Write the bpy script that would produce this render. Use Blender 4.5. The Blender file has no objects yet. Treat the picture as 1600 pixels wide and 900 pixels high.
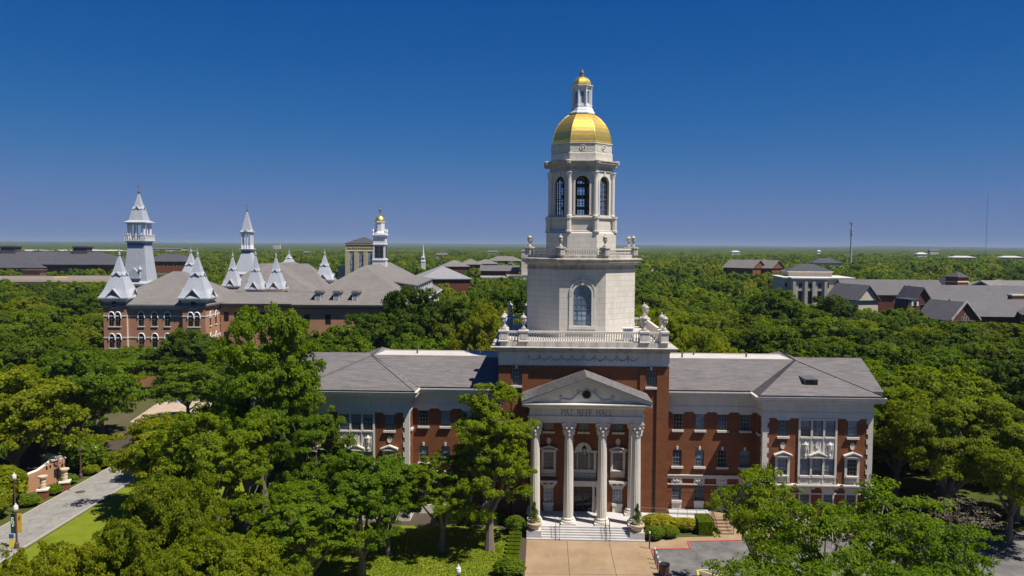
import bpy, math, random
import numpy as np
from mathutils import Matrix, Vector
R = math.radians
scene = bpy.context.scene
COL = scene.collection
rng = random.Random(7)

# ---------------------------------------------------------------- camera
CAM_H = 29.0
cam_d = bpy.data.cameras.new("camera")
cam = bpy.data.objects.new("camera", cam_d)
COL.objects.link(cam)
cam_d.sensor_width = 36.0
cam_d.lens = 36.0 * 1244.0 / 1600.0
cam_d.clip_start = 0.5
cam_d.clip_end = 60000.0
cam.matrix_world = Matrix.Translation((0, 0, CAM_H)) @ Matrix.Rotation(R(90 - 3.06), 4, 'X') @ Matrix.Rotation(R(0.32), 4, 'Z')
scene.camera = cam

# ---------------------------------------------------------------- sky, sun, exposure
SUN_EL, SUN_AZ = 60.7, 61.6                      # azimuth: degrees to the right of straight behind the camera
sd = Vector((math.sin(R(SUN_AZ)) * math.cos(R(SUN_EL)), -math.cos(R(SUN_AZ)) * math.cos(R(SUN_EL)), math.sin(R(SUN_EL))))
world = bpy.data.worlds.new("World"); scene.world = world; world.use_nodes = True
wn = world.node_tree; wn.nodes.clear()
w_out = wn.nodes.new('ShaderNodeOutputWorld'); w_bg = wn.nodes.new('ShaderNodeBackground')
w_sky = wn.nodes.new('ShaderNodeTexSky'); w_sky.sky_type = 'NISHITA'; w_sky.sun_disc = False
w_sky.sun_elevation = R(SUN_EL); w_sky.sun_rotation = math.atan2(sd.x, sd.y)
w_sky.altitude = 200.0; w_sky.air_density = 0.6; w_sky.dust_density = 0.0; w_sky.ozone_density = 6.0
def w_vec(op, x, y):
    n = wn.nodes.new('ShaderNodeVectorMath'); n.operation = op
    for i, q in enumerate((x, y)):
        if q is None: continue
        if hasattr(q, 'node'): wn.links.new(q, n.inputs[i])
        else: n.inputs[i].default_value = q
    return n.outputs[0]
# polarised, slightly hazy air: the bright low sky is compressed, as the photograph's camera does
SKY_S = 0.07
w_hsv = wn.nodes.new('ShaderNodeHueSaturation'); w_hsv.inputs['Saturation'].default_value = 1.3; wn.links.new(w_sky.outputs[0], w_hsv.inputs['Color'])
s1 = w_vec('MULTIPLY', w_hsv.outputs[0], (SKY_S,) * 3); s2 = w_vec('DIVIDE', s1, (.15, .20, .28))
s3 = w_vec('ADD', w_vec('MULTIPLY', s2, s2), (1, 1, 1))
wp = wn.nodes.new('ShaderNodeSeparateXYZ'); wn.links.new(s3, wp.inputs[0]); wc = wn.nodes.new('ShaderNodeCombineXYZ')
for i in range(3):
    m_ = wn.nodes.new('ShaderNodeMath'); m_.operation = 'SQRT'; wn.links.new(wp.outputs[i], m_.inputs[0]); wn.links.new(m_.outputs[0], wc.inputs[i])
s5 = w_vec('MULTIPLY', w_vec('DIVIDE', s1, wc.outputs[0]), tuple(k / SKY_S for k in (.74, .83, 1.22)))
wn.links.new(s5, w_bg.inputs[0]); wn.links.new(w_bg.outputs[0], w_out.inputs[0])
w_bg.inputs[1].default_value = SKY_S
sun_d = bpy.data.lights.new("sun", 'SUN'); sun_d.energy = 5.0; sun_d.angle = R(0.53); sun_d.color = (1.0, 0.94, 0.84)
sun = bpy.data.objects.new("sun", sun_d); COL.objects.link(sun)
sun.rotation_euler = sd.to_track_quat('Z', 'Y').to_euler(); sun.location = (40, -40, 120)
scene.view_settings.view_transform = 'Standard'; scene.view_settings.look = 'None'
scene.view_settings.exposure = 0.48; scene.view_settings.gamma = 1.0
scene.render.engine = 'CYCLES'
scene.cycles.use_denoising = True
scene.cycles.max_bounces = 6; scene.cycles.diffuse_bounces = 3; scene.cycles.glossy_bounces = 3
scene.cycles.transmission_bounces = 4; scene.cycles.transparent_max_bounces = 6; scene.cycles.volume_bounces = 0

# ---------------------------------------------------------------- helpers
_fw = Vector((0, math.cos(R(3.06)), -math.sin(R(3.06)))); _r0 = Vector((1, 0, 0)); _u0 = _r0.cross(_fw)
_cr = math.cos(R(0.32)) * _r0 + math.sin(R(0.32)) * _u0; _cu = -math.sin(R(0.32)) * _r0 + math.cos(R(0.32)) * _u0
def sight(px, py, dist):
    """the point on the survey line towards photo position (px, py) at distance dist: x and height"""
    d = _fw + (px - 800) / 1244.0 * _cr - (py - 450) / 1244.0 * _cu
    t = dist / d.y
    return d.x * t, CAM_H + d.z * t
def row_of(x, y, z):
    """photo position of a world point"""
    d = Vector((x, y, z - CAM_H)); q = d.dot(_fw)
    return 800 + 1244 * d.dot(_cr) / q, 450 - 1244 * d.dot(_cu) / q

class MB:
    def __init__(s): s.v = []; s.f = []; s.M = None
    def add(s, pts, faces):
        b = len(s.v)
        if s.M is not None: pts = [tuple(s.M @ Vector(p)) for p in pts]
        s.v += [tuple(p) for p in pts]; s.f += [tuple(b + i for i in f) for f in faces]
    def poly(s, *pts): s.add(pts, [tuple(range(len(pts)))])
    def box(s, x0, x1, y0, y1, z0, z1):
        s.add([(x0, y0, z0), (x1, y0, z0), (x1, y1, z0), (x0, y1, z0), (x0, y0, z1), (x1, y0, z1), (x1, y1, z1), (x0, y1, z1)],
              [(3, 2, 1, 0), (4, 5, 6, 7), (0, 1, 5, 4), (1, 2, 6, 5), (2, 3, 7, 6), (3, 0, 4, 7)])
    def extrude_y(s, pts, y0, y1):
        """pts: (x, z) outline seen from the front, extruded from y0 to y1"""
        n = len(pts); s.add([(x, y0, z) for x, z in pts] + [(x, y1, z) for x, z in pts],
            [tuple(range(n)), tuple(range(2 * n - 1, n - 1, -1))] + [(i, i + n, (i + 1) % n + n, (i + 1) % n) for i in range(n)])
    def extrude_z(s, pts, z0, z1):
        n = len(pts); s.add([(x, y, z0) for x, y in pts] + [(x, y, z1) for x, y in pts],
            [tuple(range(n - 1, -1, -1)), tuple(range(n, 2 * n))] + [(i, (i + 1) % n, (i + 1) % n + n, i + n) for i in range(n)])
    def ring(s, poly, prof, bottom=True, top=True):
        """sweep the profile [(offset, z)] round a CCW polygon with mitred corners"""
        n = len(poly); rows = []
        for off, z in prof:
            row = []
            for i in range(n):
                if n == 4 and poly[0] == poly[1] == poly[2]:      # a square about one point
                    row.append((poly[0][0] + off * (-1, 1, 1, -1)[i], poly[0][1] + off * (-1, -1, 1, 1)[i], z)); continue
                p, a, b = Vector(poly[i]), Vector(poly[i - 1]), Vector(poly[(i + 1) % n])
                e1 = (p - a).normalized(); e2 = (b - p).normalized()
                n1 = Vector((e1.y, -e1.x)); n2 = Vector((e2.y, -e2.x)); m = n1 + n2
                q = p + m * (off / max(1e-6, 1 + n1.dot(n2)))
                row.append((q.x, q.y, z))
            rows.append(row)
        k = len(rows); fs = []
        for j in range(k - 1):
            for i in range(n):
                fs.append((j * n + i, j * n + (i + 1) % n, (j + 1) * n + (i + 1) % n, (j + 1) * n + i))
        if bottom: fs.append(tuple(range(n - 1, -1, -1)))
        if top: fs.append(tuple(range((k - 1) * n, k * n)))
        s.add([p for r in rows for p in r], fs)
    def lathe(s, cx, cy, prof, n=16, rot=0.0, flute=0.0):
        vs = []; k = len(prof)
        for r, z in prof:
            for i in range(n):
                a = rot + 2 * math.pi * i / n
                rr = r * (1 - (flute if i % 2 else 0))
                vs.append((cx + rr * math.cos(a), cy + rr * math.sin(a), z))
        fs = [(j * n + i, j * n + (i + 1) % n, (j + 1) * n + (i + 1) % n, (j + 1) * n + i) for j in range(k - 1) for i in range(n)]
        fs += [tuple(range(n - 1, -1, -1)), tuple(range((k - 1) * n, k * n))]
        s.add(vs, fs)
    def tube(s, pts, rad, n=6):
        pts = [Vector(p) for p in pts]; k = len(pts); vs = []
        if not hasattr(rad, '__len__'): rad = [rad] * k
        for j, p in enumerate(pts):
            d = (pts[min(j + 1, k - 1)] - pts[max(j - 1, 0)]).normalized()
            a = d.cross(Vector((0, 0, 1)))
            if a.length < 1e-3: a = d.cross(Vector((1, 0, 0)))
            a.normalize(); b = d.cross(a)
            for i in range(n):
                t = 2 * math.pi * i / n; vs.append(tuple(p + rad[j] * (math.cos(t) * a + math.sin(t) * b)))
        s.add(vs, [(j * n + i, j * n + (i + 1) % n, (j + 1) * n + (i + 1) % n, (j + 1) * n + i) for j in range(k - 1) for i in range(n)]
              + [tuple(range(n)), tuple(range((k - 1) * n, k * n))])
    def ball(s, c, r, n=8, sz=1.0):
        prof = [(max(.001, r * math.cos(t)), c[2] + sz * r * math.sin(t)) for t in [math.pi * (i / n - .5) for i in range(n + 1)]]
        s.lathe(c[0], c[1], prof, n + 2)
    def wall(s, s0, s1, z0, z1, holes, depth=.22):
        """wall sheet in the plane y = 0 facing -y, with openings (a, b, z0, z1[, 'arch']) and their reveals"""
        xs = sorted({s0, s1, *[h[0] for h in holes], *[h[1] for h in holes]}); zs = sorted({z0, z1, *[h[2] for h in holes], *[h[3] for h in holes]})
        for i in range(len(xs) - 1):
            for j in range(len(zs) - 1):
                cx, cz = (xs[i] + xs[i + 1]) / 2, (zs[j] + zs[j + 1]) / 2
                if any(h[0] < cx < h[1] and h[2] < cz < h[3] for h in holes): continue
                s.poly((xs[i], 0, zs[j]), (xs[i + 1], 0, zs[j]), (xs[i + 1], 0, zs[j + 1]), (xs[i], 0, zs[j + 1]))
        for h in holes:
            a, b, c, d = h[:4]
            if len(h) > 4:
                r = (b - a) / 2; m = (a + b) / 2; N = 12
                rise = r if h[4] == 'arch' else h[4]
                arc = [(m - r * math.cos(math.pi * t / N), d - rise + rise * math.sin(math.pi * t / N)) for t in range(N + 1)]
                for t in range(N // 2):
                    s.poly((a, 0, d), (arc[t][0], 0, arc[t][1]), (arc[t + 1][0], 0, arc[t + 1][1]))
                    q = N - t; s.poly((b, 0, d), (arc[q][0], 0, arc[q][1]), (arc[q - 1][0], 0, arc[q - 1][1]))
                out = [(a, c)] + arc + [(b, c)]
            else: out = [(a, c), (a, d), (b, d), (b, c)]
            for i in range(len(out)):
                p, q = out[i], out[(i + 1) % len(out)]
                s.poly((p[0], 0, p[1]), (q[0], 0, q[1]), (q[0], depth, q[1]), (p[0], depth, p[1]))
    def mesh(s, name, mat, smooth=False):
        me = bpy.data.meshes.new(name); me.from_pydata(s.v, [], s.f)
        if mat: me.materials.append(mat)
        if smooth:
            for p in me.polygons: p.use_smooth = True
        me.update(); return me
    def build(s, name, mat, parent=None, smooth=False, loc=None):
        o = bpy.data.objects.new(name, s.mesh(name, mat, smooth)); COL.objects.link(o)
        if parent: o.parent = parent
        if loc: o.location = loc
        return o

def tag(o, label=None, cat=None, group=None, kind=None):
    if label: o['label'] = label
    if cat: o['category'] = cat
    if group: o['group'] = group
    if kind: o['kind'] = kind
    return o
def empty(name, loc, rz=0.0, label=None, cat=None, group=None):
    o = bpy.data.objects.new(name, None); COL.objects.link(o); o.location = loc; o.rotation_euler = (0, 0, rz); o.empty_display_size = .5
    return tag(o, label, cat, group)
def copy_obj(o, parent=None, loc=None, rz=None, sc=None):
    c = o.copy(); COL.objects.link(c); c.parent = parent
    if loc is not None: c.location = loc
    if rz is not None: c.rotation_euler = (0, 0, rz)
    if sc is not None: c.scale = sc
    return c
def copy_tree(o, loc, rz=0.0, sc=(1, 1, 1), parent=None):
    c = copy_obj(o, parent, loc, rz, sc)
    for ch in list(o.children):
        k = copy_obj(ch, c)
        for g in list(ch.children): copy_obj(g, k)
    return c
def rect(x0, x1, y0, y1): return [(x0, y0), (x1, y0), (x1, y1), (x0, y1)]
def octagon(cx, cy, w):
    """regular octagon, w across the flats, one flat facing -y"""
    r = w / 2 / math.cos(math.pi / 8)
    return [(cx + r * math.cos(math.pi / 8 + i * math.pi / 4), cy + r * math.sin(math.pi / 8 + i * math.pi / 4)) for i in range(8)]
def at(x, y, z=0, a=0.0): return Matrix.Translation((x, y, z)) @ Matrix.Rotation(a, 4, 'Z')

# ---------------------------------------------------------------- materials
def new_mat(name):
    m = bpy.data.materials.new(name); m.use_nodes = True; nt = m.node_tree
    return m, nt, nt.nodes['Principled BSDF']
def node(nt, t, **kw):
    n = nt.nodes.new(t)
    for k, v in kw.items():
        if k in n.inputs.keys(): n.inputs[k].default_value = v
        else: setattr(n, k, v)
    return n
def noise(nt, vec, scale, detail=4, rough=.6):
    n = node(nt, 'ShaderNodeTexNoise', Scale=scale, Detail=detail, Roughness=rough)
    if vec is not None: nt.links.new(vec, n.inputs['Vector'])
    return n.outputs[0]
def ramp(nt, fac, *stops):
    n = nt.nodes.new('ShaderNodeValToRGB'); e = n.color_ramp.elements
    e[0].position, e[0].color = stops[0][0], (*stops[0][1], 1); e[1].position, e[1].color = stops[-1][0], (*stops[-1][1], 1)
    for p, c in stops[1:-1]:
        q = e.new(p); q.color = (*c, 1)
    nt.links.new(fac, n.inputs[0]); return n.outputs[0]
def mix(nt, fac, a, b, mode='MIX'):
    n = nt.nodes.new('ShaderNodeMix'); n.data_type = 'RGBA'; n.blend_type = mode
    for s, v in ((n.inputs[0], fac), (n.inputs[6], a), (n.inputs[7], b)):
        if hasattr(v, 'node'): nt.links.new(v, s)
        elif hasattr(v, '__len__'): s.default_value = (*v, 1)
        else: s.default_value = v
    return n.outputs[2]
def objco(nt): return nt.nodes.new('ShaderNodeTexCoord').outputs['Object']
def mapped(nt, vec, scale):
    n = nt.nodes.new('ShaderNodeMapping'); n.inputs['Scale'].default_value = scale; nt.links.new(vec, n.inputs[0]); return n.outputs[0]
def bump(nt, h, bs, strength=.3, dist=.05):
    n = node(nt, 'ShaderNodeBump', Strength=strength, Distance=dist); nt.links.new(h, n.inputs['Height']); nt.links.new(n.outputs[0], bs.inputs['Normal'])
def plain(name, col, rough=.7, metal=0.0, var=.12, scale=1.5, spec=.5):
    m, nt, bs = new_mat(name); v = objco(nt)
    c = mix(nt, noise(nt, v, scale, 6), tuple(x * (1 - var) for x in col), tuple(min(1, x * (1 + var)) for x in col))
    nt.links.new(c, bs.inputs['Base Color']); bs.inputs['Roughness'].default_value = rough; bs.inputs['Metallic'].default_value = metal
    bs.inputs['Specular IOR Level'].default_value = spec
    return m
def wallco(nt):
    """object coordinates folded so that one brick pattern runs round all upright faces"""
    v = objco(nt); s = nt.nodes.new('ShaderNodeSeparateXYZ'); nt.links.new(v, s.inputs[0])
    a = node(nt, 'ShaderNodeMath', operation='ADD'); nt.links.new(s.outputs[0], a.inputs[0]); nt.links.new(s.outputs[1], a.inputs[1])
    c = nt.nodes.new('ShaderNodeCombineXYZ'); nt.links.new(a.outputs[0], c.inputs[0]); nt.links.new(s.outputs[2], c.inputs[1])
    return v, c.outputs[0]
def brick_mat(name, c1, c2, mortar, bw=.24, bh=.08, var=.5):
    m, nt, bs = new_mat(name); v, w = wallco(nt)
    b = node(nt, 'ShaderNodeTexBrick', Scale=1.0); b.inputs['Brick Width'].default_value = bw; b.inputs['Row Height'].default_value = bh
    b.inputs['Mortar Size'].default_value = .006; b.inputs['Color1'].default_value = (*c1, 1); b.inputs['Color2'].default_value = (*c2, 1); b.inputs['Mortar'].default_value = (*mortar, 1)
    nt.links.new(w, b.inputs['Vector'])
    g = mix(nt, noise(nt, mapped(nt, v, (1, 1, 2.5)), .35, 8, .65), (1 - var, 1 - var, 1 - var), (1 + var * .55,) * 3)
    g2 = mix(nt, noise(nt, mapped(nt, v, (3, 3, 9)), 1.2, 4), (.82, .80, .78), (1.15, 1.14, 1.12))
    c = mix(nt, 1.0, mix(nt, 1.0, b.outputs[0], g, 'MULTIPLY'), g2, 'MULTIPLY')
    nt.links.new(c, bs.inputs['Base Color']); bs.inputs['Roughness'].default_value = .9; bs.inputs['Specular IOR Level'].default_value = .2
    return m
def stone_mat(name, col, bw=1.1, bh=.48, joint=.78, stain=.35, tint=(.55, .5, .42)):
    m, nt, bs = new_mat(name); v, w = wallco(nt)
    b = node(nt, 'ShaderNodeTexBrick', Scale=1.0); b.inputs['Brick Width'].default_value = bw; b.inputs['Row Height'].default_value = bh
    b.inputs['Mortar Size'].default_value = .018; b.inputs['Color1'].default_value = (*[x * 1.03 for x in col], 1); b.inputs['Color2'].default_value = (*[x * .93 for x in col], 1)
    b.inputs['Mortar'].default_value = (*[x * joint for x in col], 1); nt.links.new(w, b.inputs['Vector'])
    n1 = noise(nt, mapped(nt, v, (1.4, 1.4, .35)), .9, 8, .7)
    c = mix(nt, ramp(nt, n1, (.45, (0, 0, 0)), (.75, (stain,) * 3)), b.outputs[0], tint, 'MULTIPLY')
    c = mix(nt, 1.0, c, mix(nt, noise(nt, v, 6, 5), (.92, .92, .92), (1.07, 1.07, 1.06)), 'MULTIPLY')
    nt.links.new(c, bs.inputs['Base Color']); bs.inputs['Roughness'].default_value = .85; bs.inputs['Specular IOR Level'].default_value = .3
    return m
def shingle_mat(name, c1, c2, row=.3):
    m, nt, bs = new_mat(name); v = objco(nt)
    n1 = noise(nt, mapped(nt, v, (.55, .55, 14)), 1.0, 5, .75); n2 = noise(nt, v, .25, 5)
    n3 = noise(nt, mapped(nt, v, (2.2, 2.2, 26)), 1.0, 3, .7)
    c = mix(nt, ramp(nt, n1, (.4, (0, 0, 0)), (.6, (1, 1, 1))), c1, c2)
    c = mix(nt, 1.0, c, mix(nt, n2, (.8, .8, .82), (1.16, 1.14, 1.12)), 'MULTIPLY')
    c = mix(nt, 1.0, c, mix(nt, n3, (.72, .72, .72), (1.24, 1.24, 1.24)), 'MULTIPLY')
    nt.links.new(c, bs.inputs['Base Color']); bs.inputs['Roughness'].default_value = .92; bs.inputs['Specular IOR Level'].default_value = .2
    return m
def seam_mat(name, col):
    """painted sheet metal with upright seams and faint streaks"""
    m, nt, bs = new_mat(name); v, w = wallco(nt)
    wv = node(nt, 'ShaderNodeTexBrick', Scale=1.0); wv.inputs['Brick Width'].default_value = .62; wv.inputs['Row Height'].default_value = 3.1; wv.inputs['Mortar Size'].default_value = .03
    wv.inputs['Color1'].default_value = (*col, 1); wv.inputs['Color2'].default_value = (*[x * .93 for x in col], 1); wv.inputs['Mortar'].default_value = (*[x * .72 for x in col], 1); nt.links.new(w, wv.inputs['Vector'])
    c = mix(nt, 1.0, wv.outputs[0], mix(nt, noise(nt, mapped(nt, v, (2, 2, .4)), 1.0, 6, .7), (.82, .82, .83), (1.12, 1.12, 1.12)), 'MULTIPLY')
    nt.links.new(c, bs.inputs['Base Color']); bs.inputs['Roughness'].default_value = .5; return m
def glass_mat(name, c1, c2, rough=.06, spec=.6):
    m, nt, bs = new_mat(name); v = objco(nt)
    oi = nt.nodes.new('ShaderNodeObjectInfo')
    a = node(nt, 'ShaderNodeVectorMath', operation='ADD'); nt.links.new(v, a.inputs[0]); nt.links.new(oi.outputs['Location'], a.inputs[1])
    n = noise(nt, mapped(nt, a.outputs[0], (.8, .8, .5)), 1.1, 3)
    c = ramp(nt, n, (.42, c1), (.6, c2))
    nt.links.new(c, bs.inputs['Base Color']); bs.inputs['Roughness'].default_value = rough; bs.inputs['Specular IOR Level'].default_value = spec
    return m
M = {}
M['brick'] = brick_mat('red_brick', (.245, .086, .034), (.180, .061, .024), (.22, .125, .08))
M['pinkbrick'] = brick_mat('pink_brick', (.48, .25, .15), (.40, .195, .11), (.42, .28, .20), var=.3)
M['darkbrick'] = brick_mat('dark_brick', (.17, .05, .035), (.12, .035, .028), (.15, .08, .06), var=.35)
M['stone'] = stone_mat('cut_limestone', (.62, .58, .515), 1.3, .6, .66, .45, (.66, .60, .52))
M['trim'] = stone_mat('limestone_trim', (.64, .60, .54), 1.6, 3.0, .8, .45, (.62, .58, .52))
M['weathered'] = stone_mat('weathered_limestone', (.46, .43, .385), 1.4, 2.0, .7, .85, (.34, .31, .27))
M['lightstone'] = stone_mat('pale_limestone', (.55, .50, .42), 1.2, .6, .85, .3)
M['yellowstone'] = stone_mat('yellow_limestone', (.52, .43, .26), 1.2, .6, .85, .3)
M['white'] = plain('white_paint', (.66, .67, .68), .5, var=.04)
M['silver'] = seam_mat('pale_metal_roof', (.42, .445, .49))
M['shingle'] = shingle_mat('grey_slate_shingle', (.115, .107, .110), (.175, .163, .163))
M['brownshingle'] = shingle_mat('brown_grey_shingle', (.15, .140, .134), (.20, .188, .180))
M['darkroof'] = shingle_mat('dark_slate_shingle', (.055, .055, .065), (.085, .085, .10))
M['purpleroof'] = shingle_mat('purple_grey_shingle', (.11, .104, .112), (.155, .147, .156))
M['membrane'] = plain('white_roof_membrane', (.52, .48, .44), .6, var=.25, scale=.5)
M['glass'] = glass_mat('window_glass', (.03, .045, .055), (.075, .115, .16))
M['skyglass'] = glass_mat('sky_tinted_window_glass', (.10, .15, .23), (.30, .38, .48), .12)  # blue of the reflected sky is painted into the pane colour
M['darkglass'] = glass_mat('dark_window_glass', (.006, .008, .009), (.02, .024, .026), .1, .35)
def blind_mat(name, top, low):
    """glass with a blind drawn part of the way down behind it"""
    m, nt, bs = new_mat(name); v = objco(nt); oi = nt.nodes.new('ShaderNodeObjectInfo'); sp = nt.nodes.new('ShaderNodeSeparateXYZ'); nt.links.new(v, sp.inputs[0])
    nz = nt.nodes.new('ShaderNodeTexWhiteNoise'); nt.links.new(oi.outputs['Location'], nz.inputs['Vector'])
    a = node(nt, 'ShaderNodeMath', operation='MULTIPLY_ADD'); nt.links.new(nz.outputs[0], a.inputs[0]); a.inputs[1].default_value = 1.1; a.inputs[2].default_value = .25
    g = node(nt, 'ShaderNodeMath', operation='GREATER_THAN'); nt.links.new(sp.outputs[2], g.inputs[0]); nt.links.new(a.outputs[0], g.inputs[1])
    c = mix(nt, g.outputs[0], low, top); c = mix(nt, 1.0, c, mix(nt, noise(nt, v, 1.3, 3), (.7, .7, .7), (1.2, 1.2, 1.2)), 'MULTIPLY')
    nt.links.new(c, bs.inputs['Base Color']); bs.inputs['Roughness'].default_value = .07; bs.inputs['Specular IOR Level'].default_value = .6
    return m
M['blindglass'] = blind_mat('window_glass_with_blind', (.24, .29, .33), (.03, .045, .06))
M['shadeglass'] = blind_mat('window_glass_with_shade', (.20, .26, .34), (.06, .10, .16))
M['frame'] = plain('grey_green_sash_paint', (.17, .19, .19), .5)
M['whiteframe'] = plain('pale_sash_paint', (.5, .5, .47), .5)
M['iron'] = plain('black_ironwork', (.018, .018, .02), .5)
M['leadgrey'] = plain('grey_ironwork', (.10, .10, .11), .55)
M['porch'] = stone_mat('porch_granite', (.47, .455, .45), 1.2, 5, .85, .3)
M['terracotta'] = plain('sand_cast_stone', (.55, .44, .31), .8)
M['timber'] = plain('brown_post_paint', (.10, .055, .045), .6)
M['copper'] = plain('bronze_finial', (.30, .17, .09), .4, .6)
def gold():
    m, nt, bs = new_mat('gold_leaf'); v = objco(nt)
    c = mix(nt, noise(nt, mapped(nt, v, (1.2, 1.2, 3)), 1.3, 6, .7), (.86, .56, .10), (1.0, .74, .22))
    nt.links.new(c, bs.inputs['Base Color']); bs.inputs['Metallic'].default_value = .85
    r = nt.nodes.new('ShaderNodeMapRange'); r.inputs[3].default_value = .28; r.inputs[4].default_value = .5
    nt.links.new(noise(nt, mapped(nt, v, (2, 2, 5)), 1.7, 5), r.inputs[0]); nt.links.new(r.outputs[0], bs.inputs['Roughness'])
    bump(nt, noise(nt, mapped(nt, v, (1, 1, 2.2)), 2.2, 3), bs, .22, .05)
    return m
M['gold'] = gold()
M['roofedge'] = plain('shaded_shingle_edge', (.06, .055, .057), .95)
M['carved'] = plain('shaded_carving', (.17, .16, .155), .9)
# ---------------------------------------------------------------- the domed hall
YAW = R(2.25); HX, HY = 7.689, 82.936
hall = empty('college_hall', (HX, HY, 0), -YAW, 'long red brick hall with limestone portico and gold domed clock-less tower, nearest and largest building', 'building')
hall['label'] = 'long red brick hall with columned limestone portico and tall gold domed tower'
def L2W(x, y):
    c, s_ = math.cos(YAW), math.sin(YAW); return HX + x * c + y * s_, HY - x * s_ + y * c

WCACHE = {}
def window(parent, x, y, z, w, h, nx=3, nz=4, rz=0.0, pane='glass', frame='frame', sill=None, arch=False, name='window', depth=.1, mt=.045):
    """sash window: outer frame, meeting rail and glazing bars; child pane, child sill. Origin at the middle of its bottom edge"""
    key = (round(w, 2), round(h, 2), nx, nz, pane, frame, sill, arch, name, mt)
    if key not in WCACHE:
        b = MB(); hw = w / 2; r = hw if arch else 0; t = .07
        if arch:
            N = 14
            def arc(rr): return [(-rr * math.cos(math.pi * i / N), h - r + rr * math.sin(math.pi * i / N)) for i in range(N + 1)]
            o_, i_ = [(-hw, 0)] + arc(hw) + [(hw, 0)], [(-hw + t, t)] + arc(hw - t) + [(hw - t, t)]
            for k in range(len(o_)):
                k2 = (k + 1) % len(o_)
                p, q, q2, p2 = o_[k], o_[k2], i_[k2], i_[k]
                b.poly((p[0], 0, p[1]), (q[0], 0, q[1]), (q2[0], 0, q2[1]), (p2[0], 0, p2[1]))
                b.poly((p2[0], 0, p2[1]), (q2[0], 0, q2[1]), (q2[0], depth, q2[1]), (p2[0], depth, p2[1]))
        else:
            b.box(-hw, -hw + t, 0, depth, 0, h); b.box(hw - t, hw, 0, depth, 0, h); b.box(-hw + t, hw - t, 0, depth, 0, t); b.box(-hw + t, hw - t, 0, depth, h - t, h)
        if nz > 1: b.box(-hw + t, hw - t, .01, depth - .01, (h - r) / 2 - .045, (h - r) / 2 + .045)
        for i in range(1, nx):
            xx = -hw + w * i / nx; top = h - t if not arch else h - r + math.sqrt(max(0, (r - t) ** 2 - xx ** 2))
            b.box(xx - mt / 2, xx + mt / 2, .02, depth - .02, t, top)
        for j in range(1, nz):
            zz = (h - (r * .4 if arch else 0)) * j / nz; half = hw - t
            if arch and zz > h - r: half = math.sqrt(max(0, (r - t) ** 2 - (zz - h + r) ** 2))
            if abs(zz - (h - r) / 2) > .1: b.box(-half, half, .024, depth - .024, zz - mt / 2, zz + mt / 2)
        fm = b.mesh(name, M[frame]); pm = None
        if pane:
            g = MB(); yy = depth - .045
            if arch: g.poly(*[(p[0], yy, p[1]) for p in i_])
            else: g.poly((-hw + t, yy, t), (hw - t, yy, t), (hw - t, yy, h - t), (-hw + t, yy, h - t))
            pm = g.mesh('pane', M[pane])
        sm = None
        if sill:
            g = MB(); g.box(-hw - .14, hw + .14, -.34, .06, -.22, -.012); sm = g.mesh('sill', M[sill])
        WCACHE[key] = (fm, pm, sm)
    fm, pm, sm = WCACHE[key]
    o = bpy.data.objects.new(name, fm); COL.objects.link(o); o.parent = parent; o.location = (x, y, z); o.rotation_euler = (0, 0, rz)
    for n, me in (('pane', pm), ('sill', sm)):
        if me: c = bpy.data.objects.new(n, me); COL.objects.link(c); c.parent = o
    return o
def part(name, mat, fn, parent=None, smooth=False):
    b = MB(); fn(b); return b.build(name, M[mat], parent or hall, smooth)
PANES = ['glass', 'skyglass', 'blindglass', 'shadeglass', 'skyglass', 'blindglass', 'darkglass', 'shadeglass']
def pk(): return rng.choice(PANES)

CORN = [(0, -.72), (.12, -.70), (.14, -.5), (.42, -.46), (.5, -.4), (.78, -.36), (.8, -.12), (.9, -.08), (1.0, 0)]
def cornice(b, poly, z, s=1.0, prof=CORN): b.ring(poly, [(o * s, z + h * s) for o, h in prof])

# central block
BX0, BX1, BD = -9.03, 8.75, 17.8
w3 = [(-7.62, -6.72), (6.45, 7.38)]
bay = (-3.72, -.08, 3.56)
holes = [(a, b_, 14.3, 16.1) for a, b_ in w3]
for c in (bay[0], bay[2]):
    holes += [(c - .5, c + .5, 9.5, 11.2), (c - .52, c + .52, 5.45, 7.25), (c - .5, c + .5, 1.85, 3.4)]
holes += [(-.58, .42, 9.5, 11.2), (-1.2, 1.04, 5.45, 7.25), (-1.05, .9, .9, 3.68)]
def f(b):
    b.M = at(0, 0)
    b.wall(BX0, BX1, 0, 16.4, holes)
    b.M = None
    b.poly((BX0, 0, 0), (BX0, BD, 0), (BX0, BD, 16.4), (BX0, 0, 16.4)); b.poly((BX1, 0, 0), (BX1, BD, 0), (BX1, BD, 16.4), (BX1, 0, 16.4)); b.poly((BX0, BD, 0), (BX1, BD, 0), (BX1, BD, 16.4), (BX0, BD, 16.4))
part('central_wall', 'brick', f)
def f(b):
    for x0, x1 in ((BX0 - .02, -7.78), (-6.58, -5.95), (5.75, 6.33), (7.52, BX1 + .02)): b.box(x0, x1, -.14, -.004, 0, 16.38)
    b.box(BX0 + .02, BX1 - .02, -.14, -.004, 16.22, 16.39)
part('brick_pilaster', 'brick', f)
for x in (7.43, -7.7): part('recess_shadow_line', 'iron', lambda b: b.tube([(x, -.07, 14.0), (x, -.07, .1)], .06, 6))  # thin black tubes imitate the shadow lines of the recesses in the brickwork
for a, b_ in w3: window(hall, (a + b_) / 2, .08, 14.3, b_ - a, 1.8, 3, 4, pane='glass', sill='trim')
for p, q in w3: part('keystone', 'trim', lambda b: b.box((p + q) / 2 - .1, (p + q) / 2 + .1, -.2, -.02, 16.1, 16.45))
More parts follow.
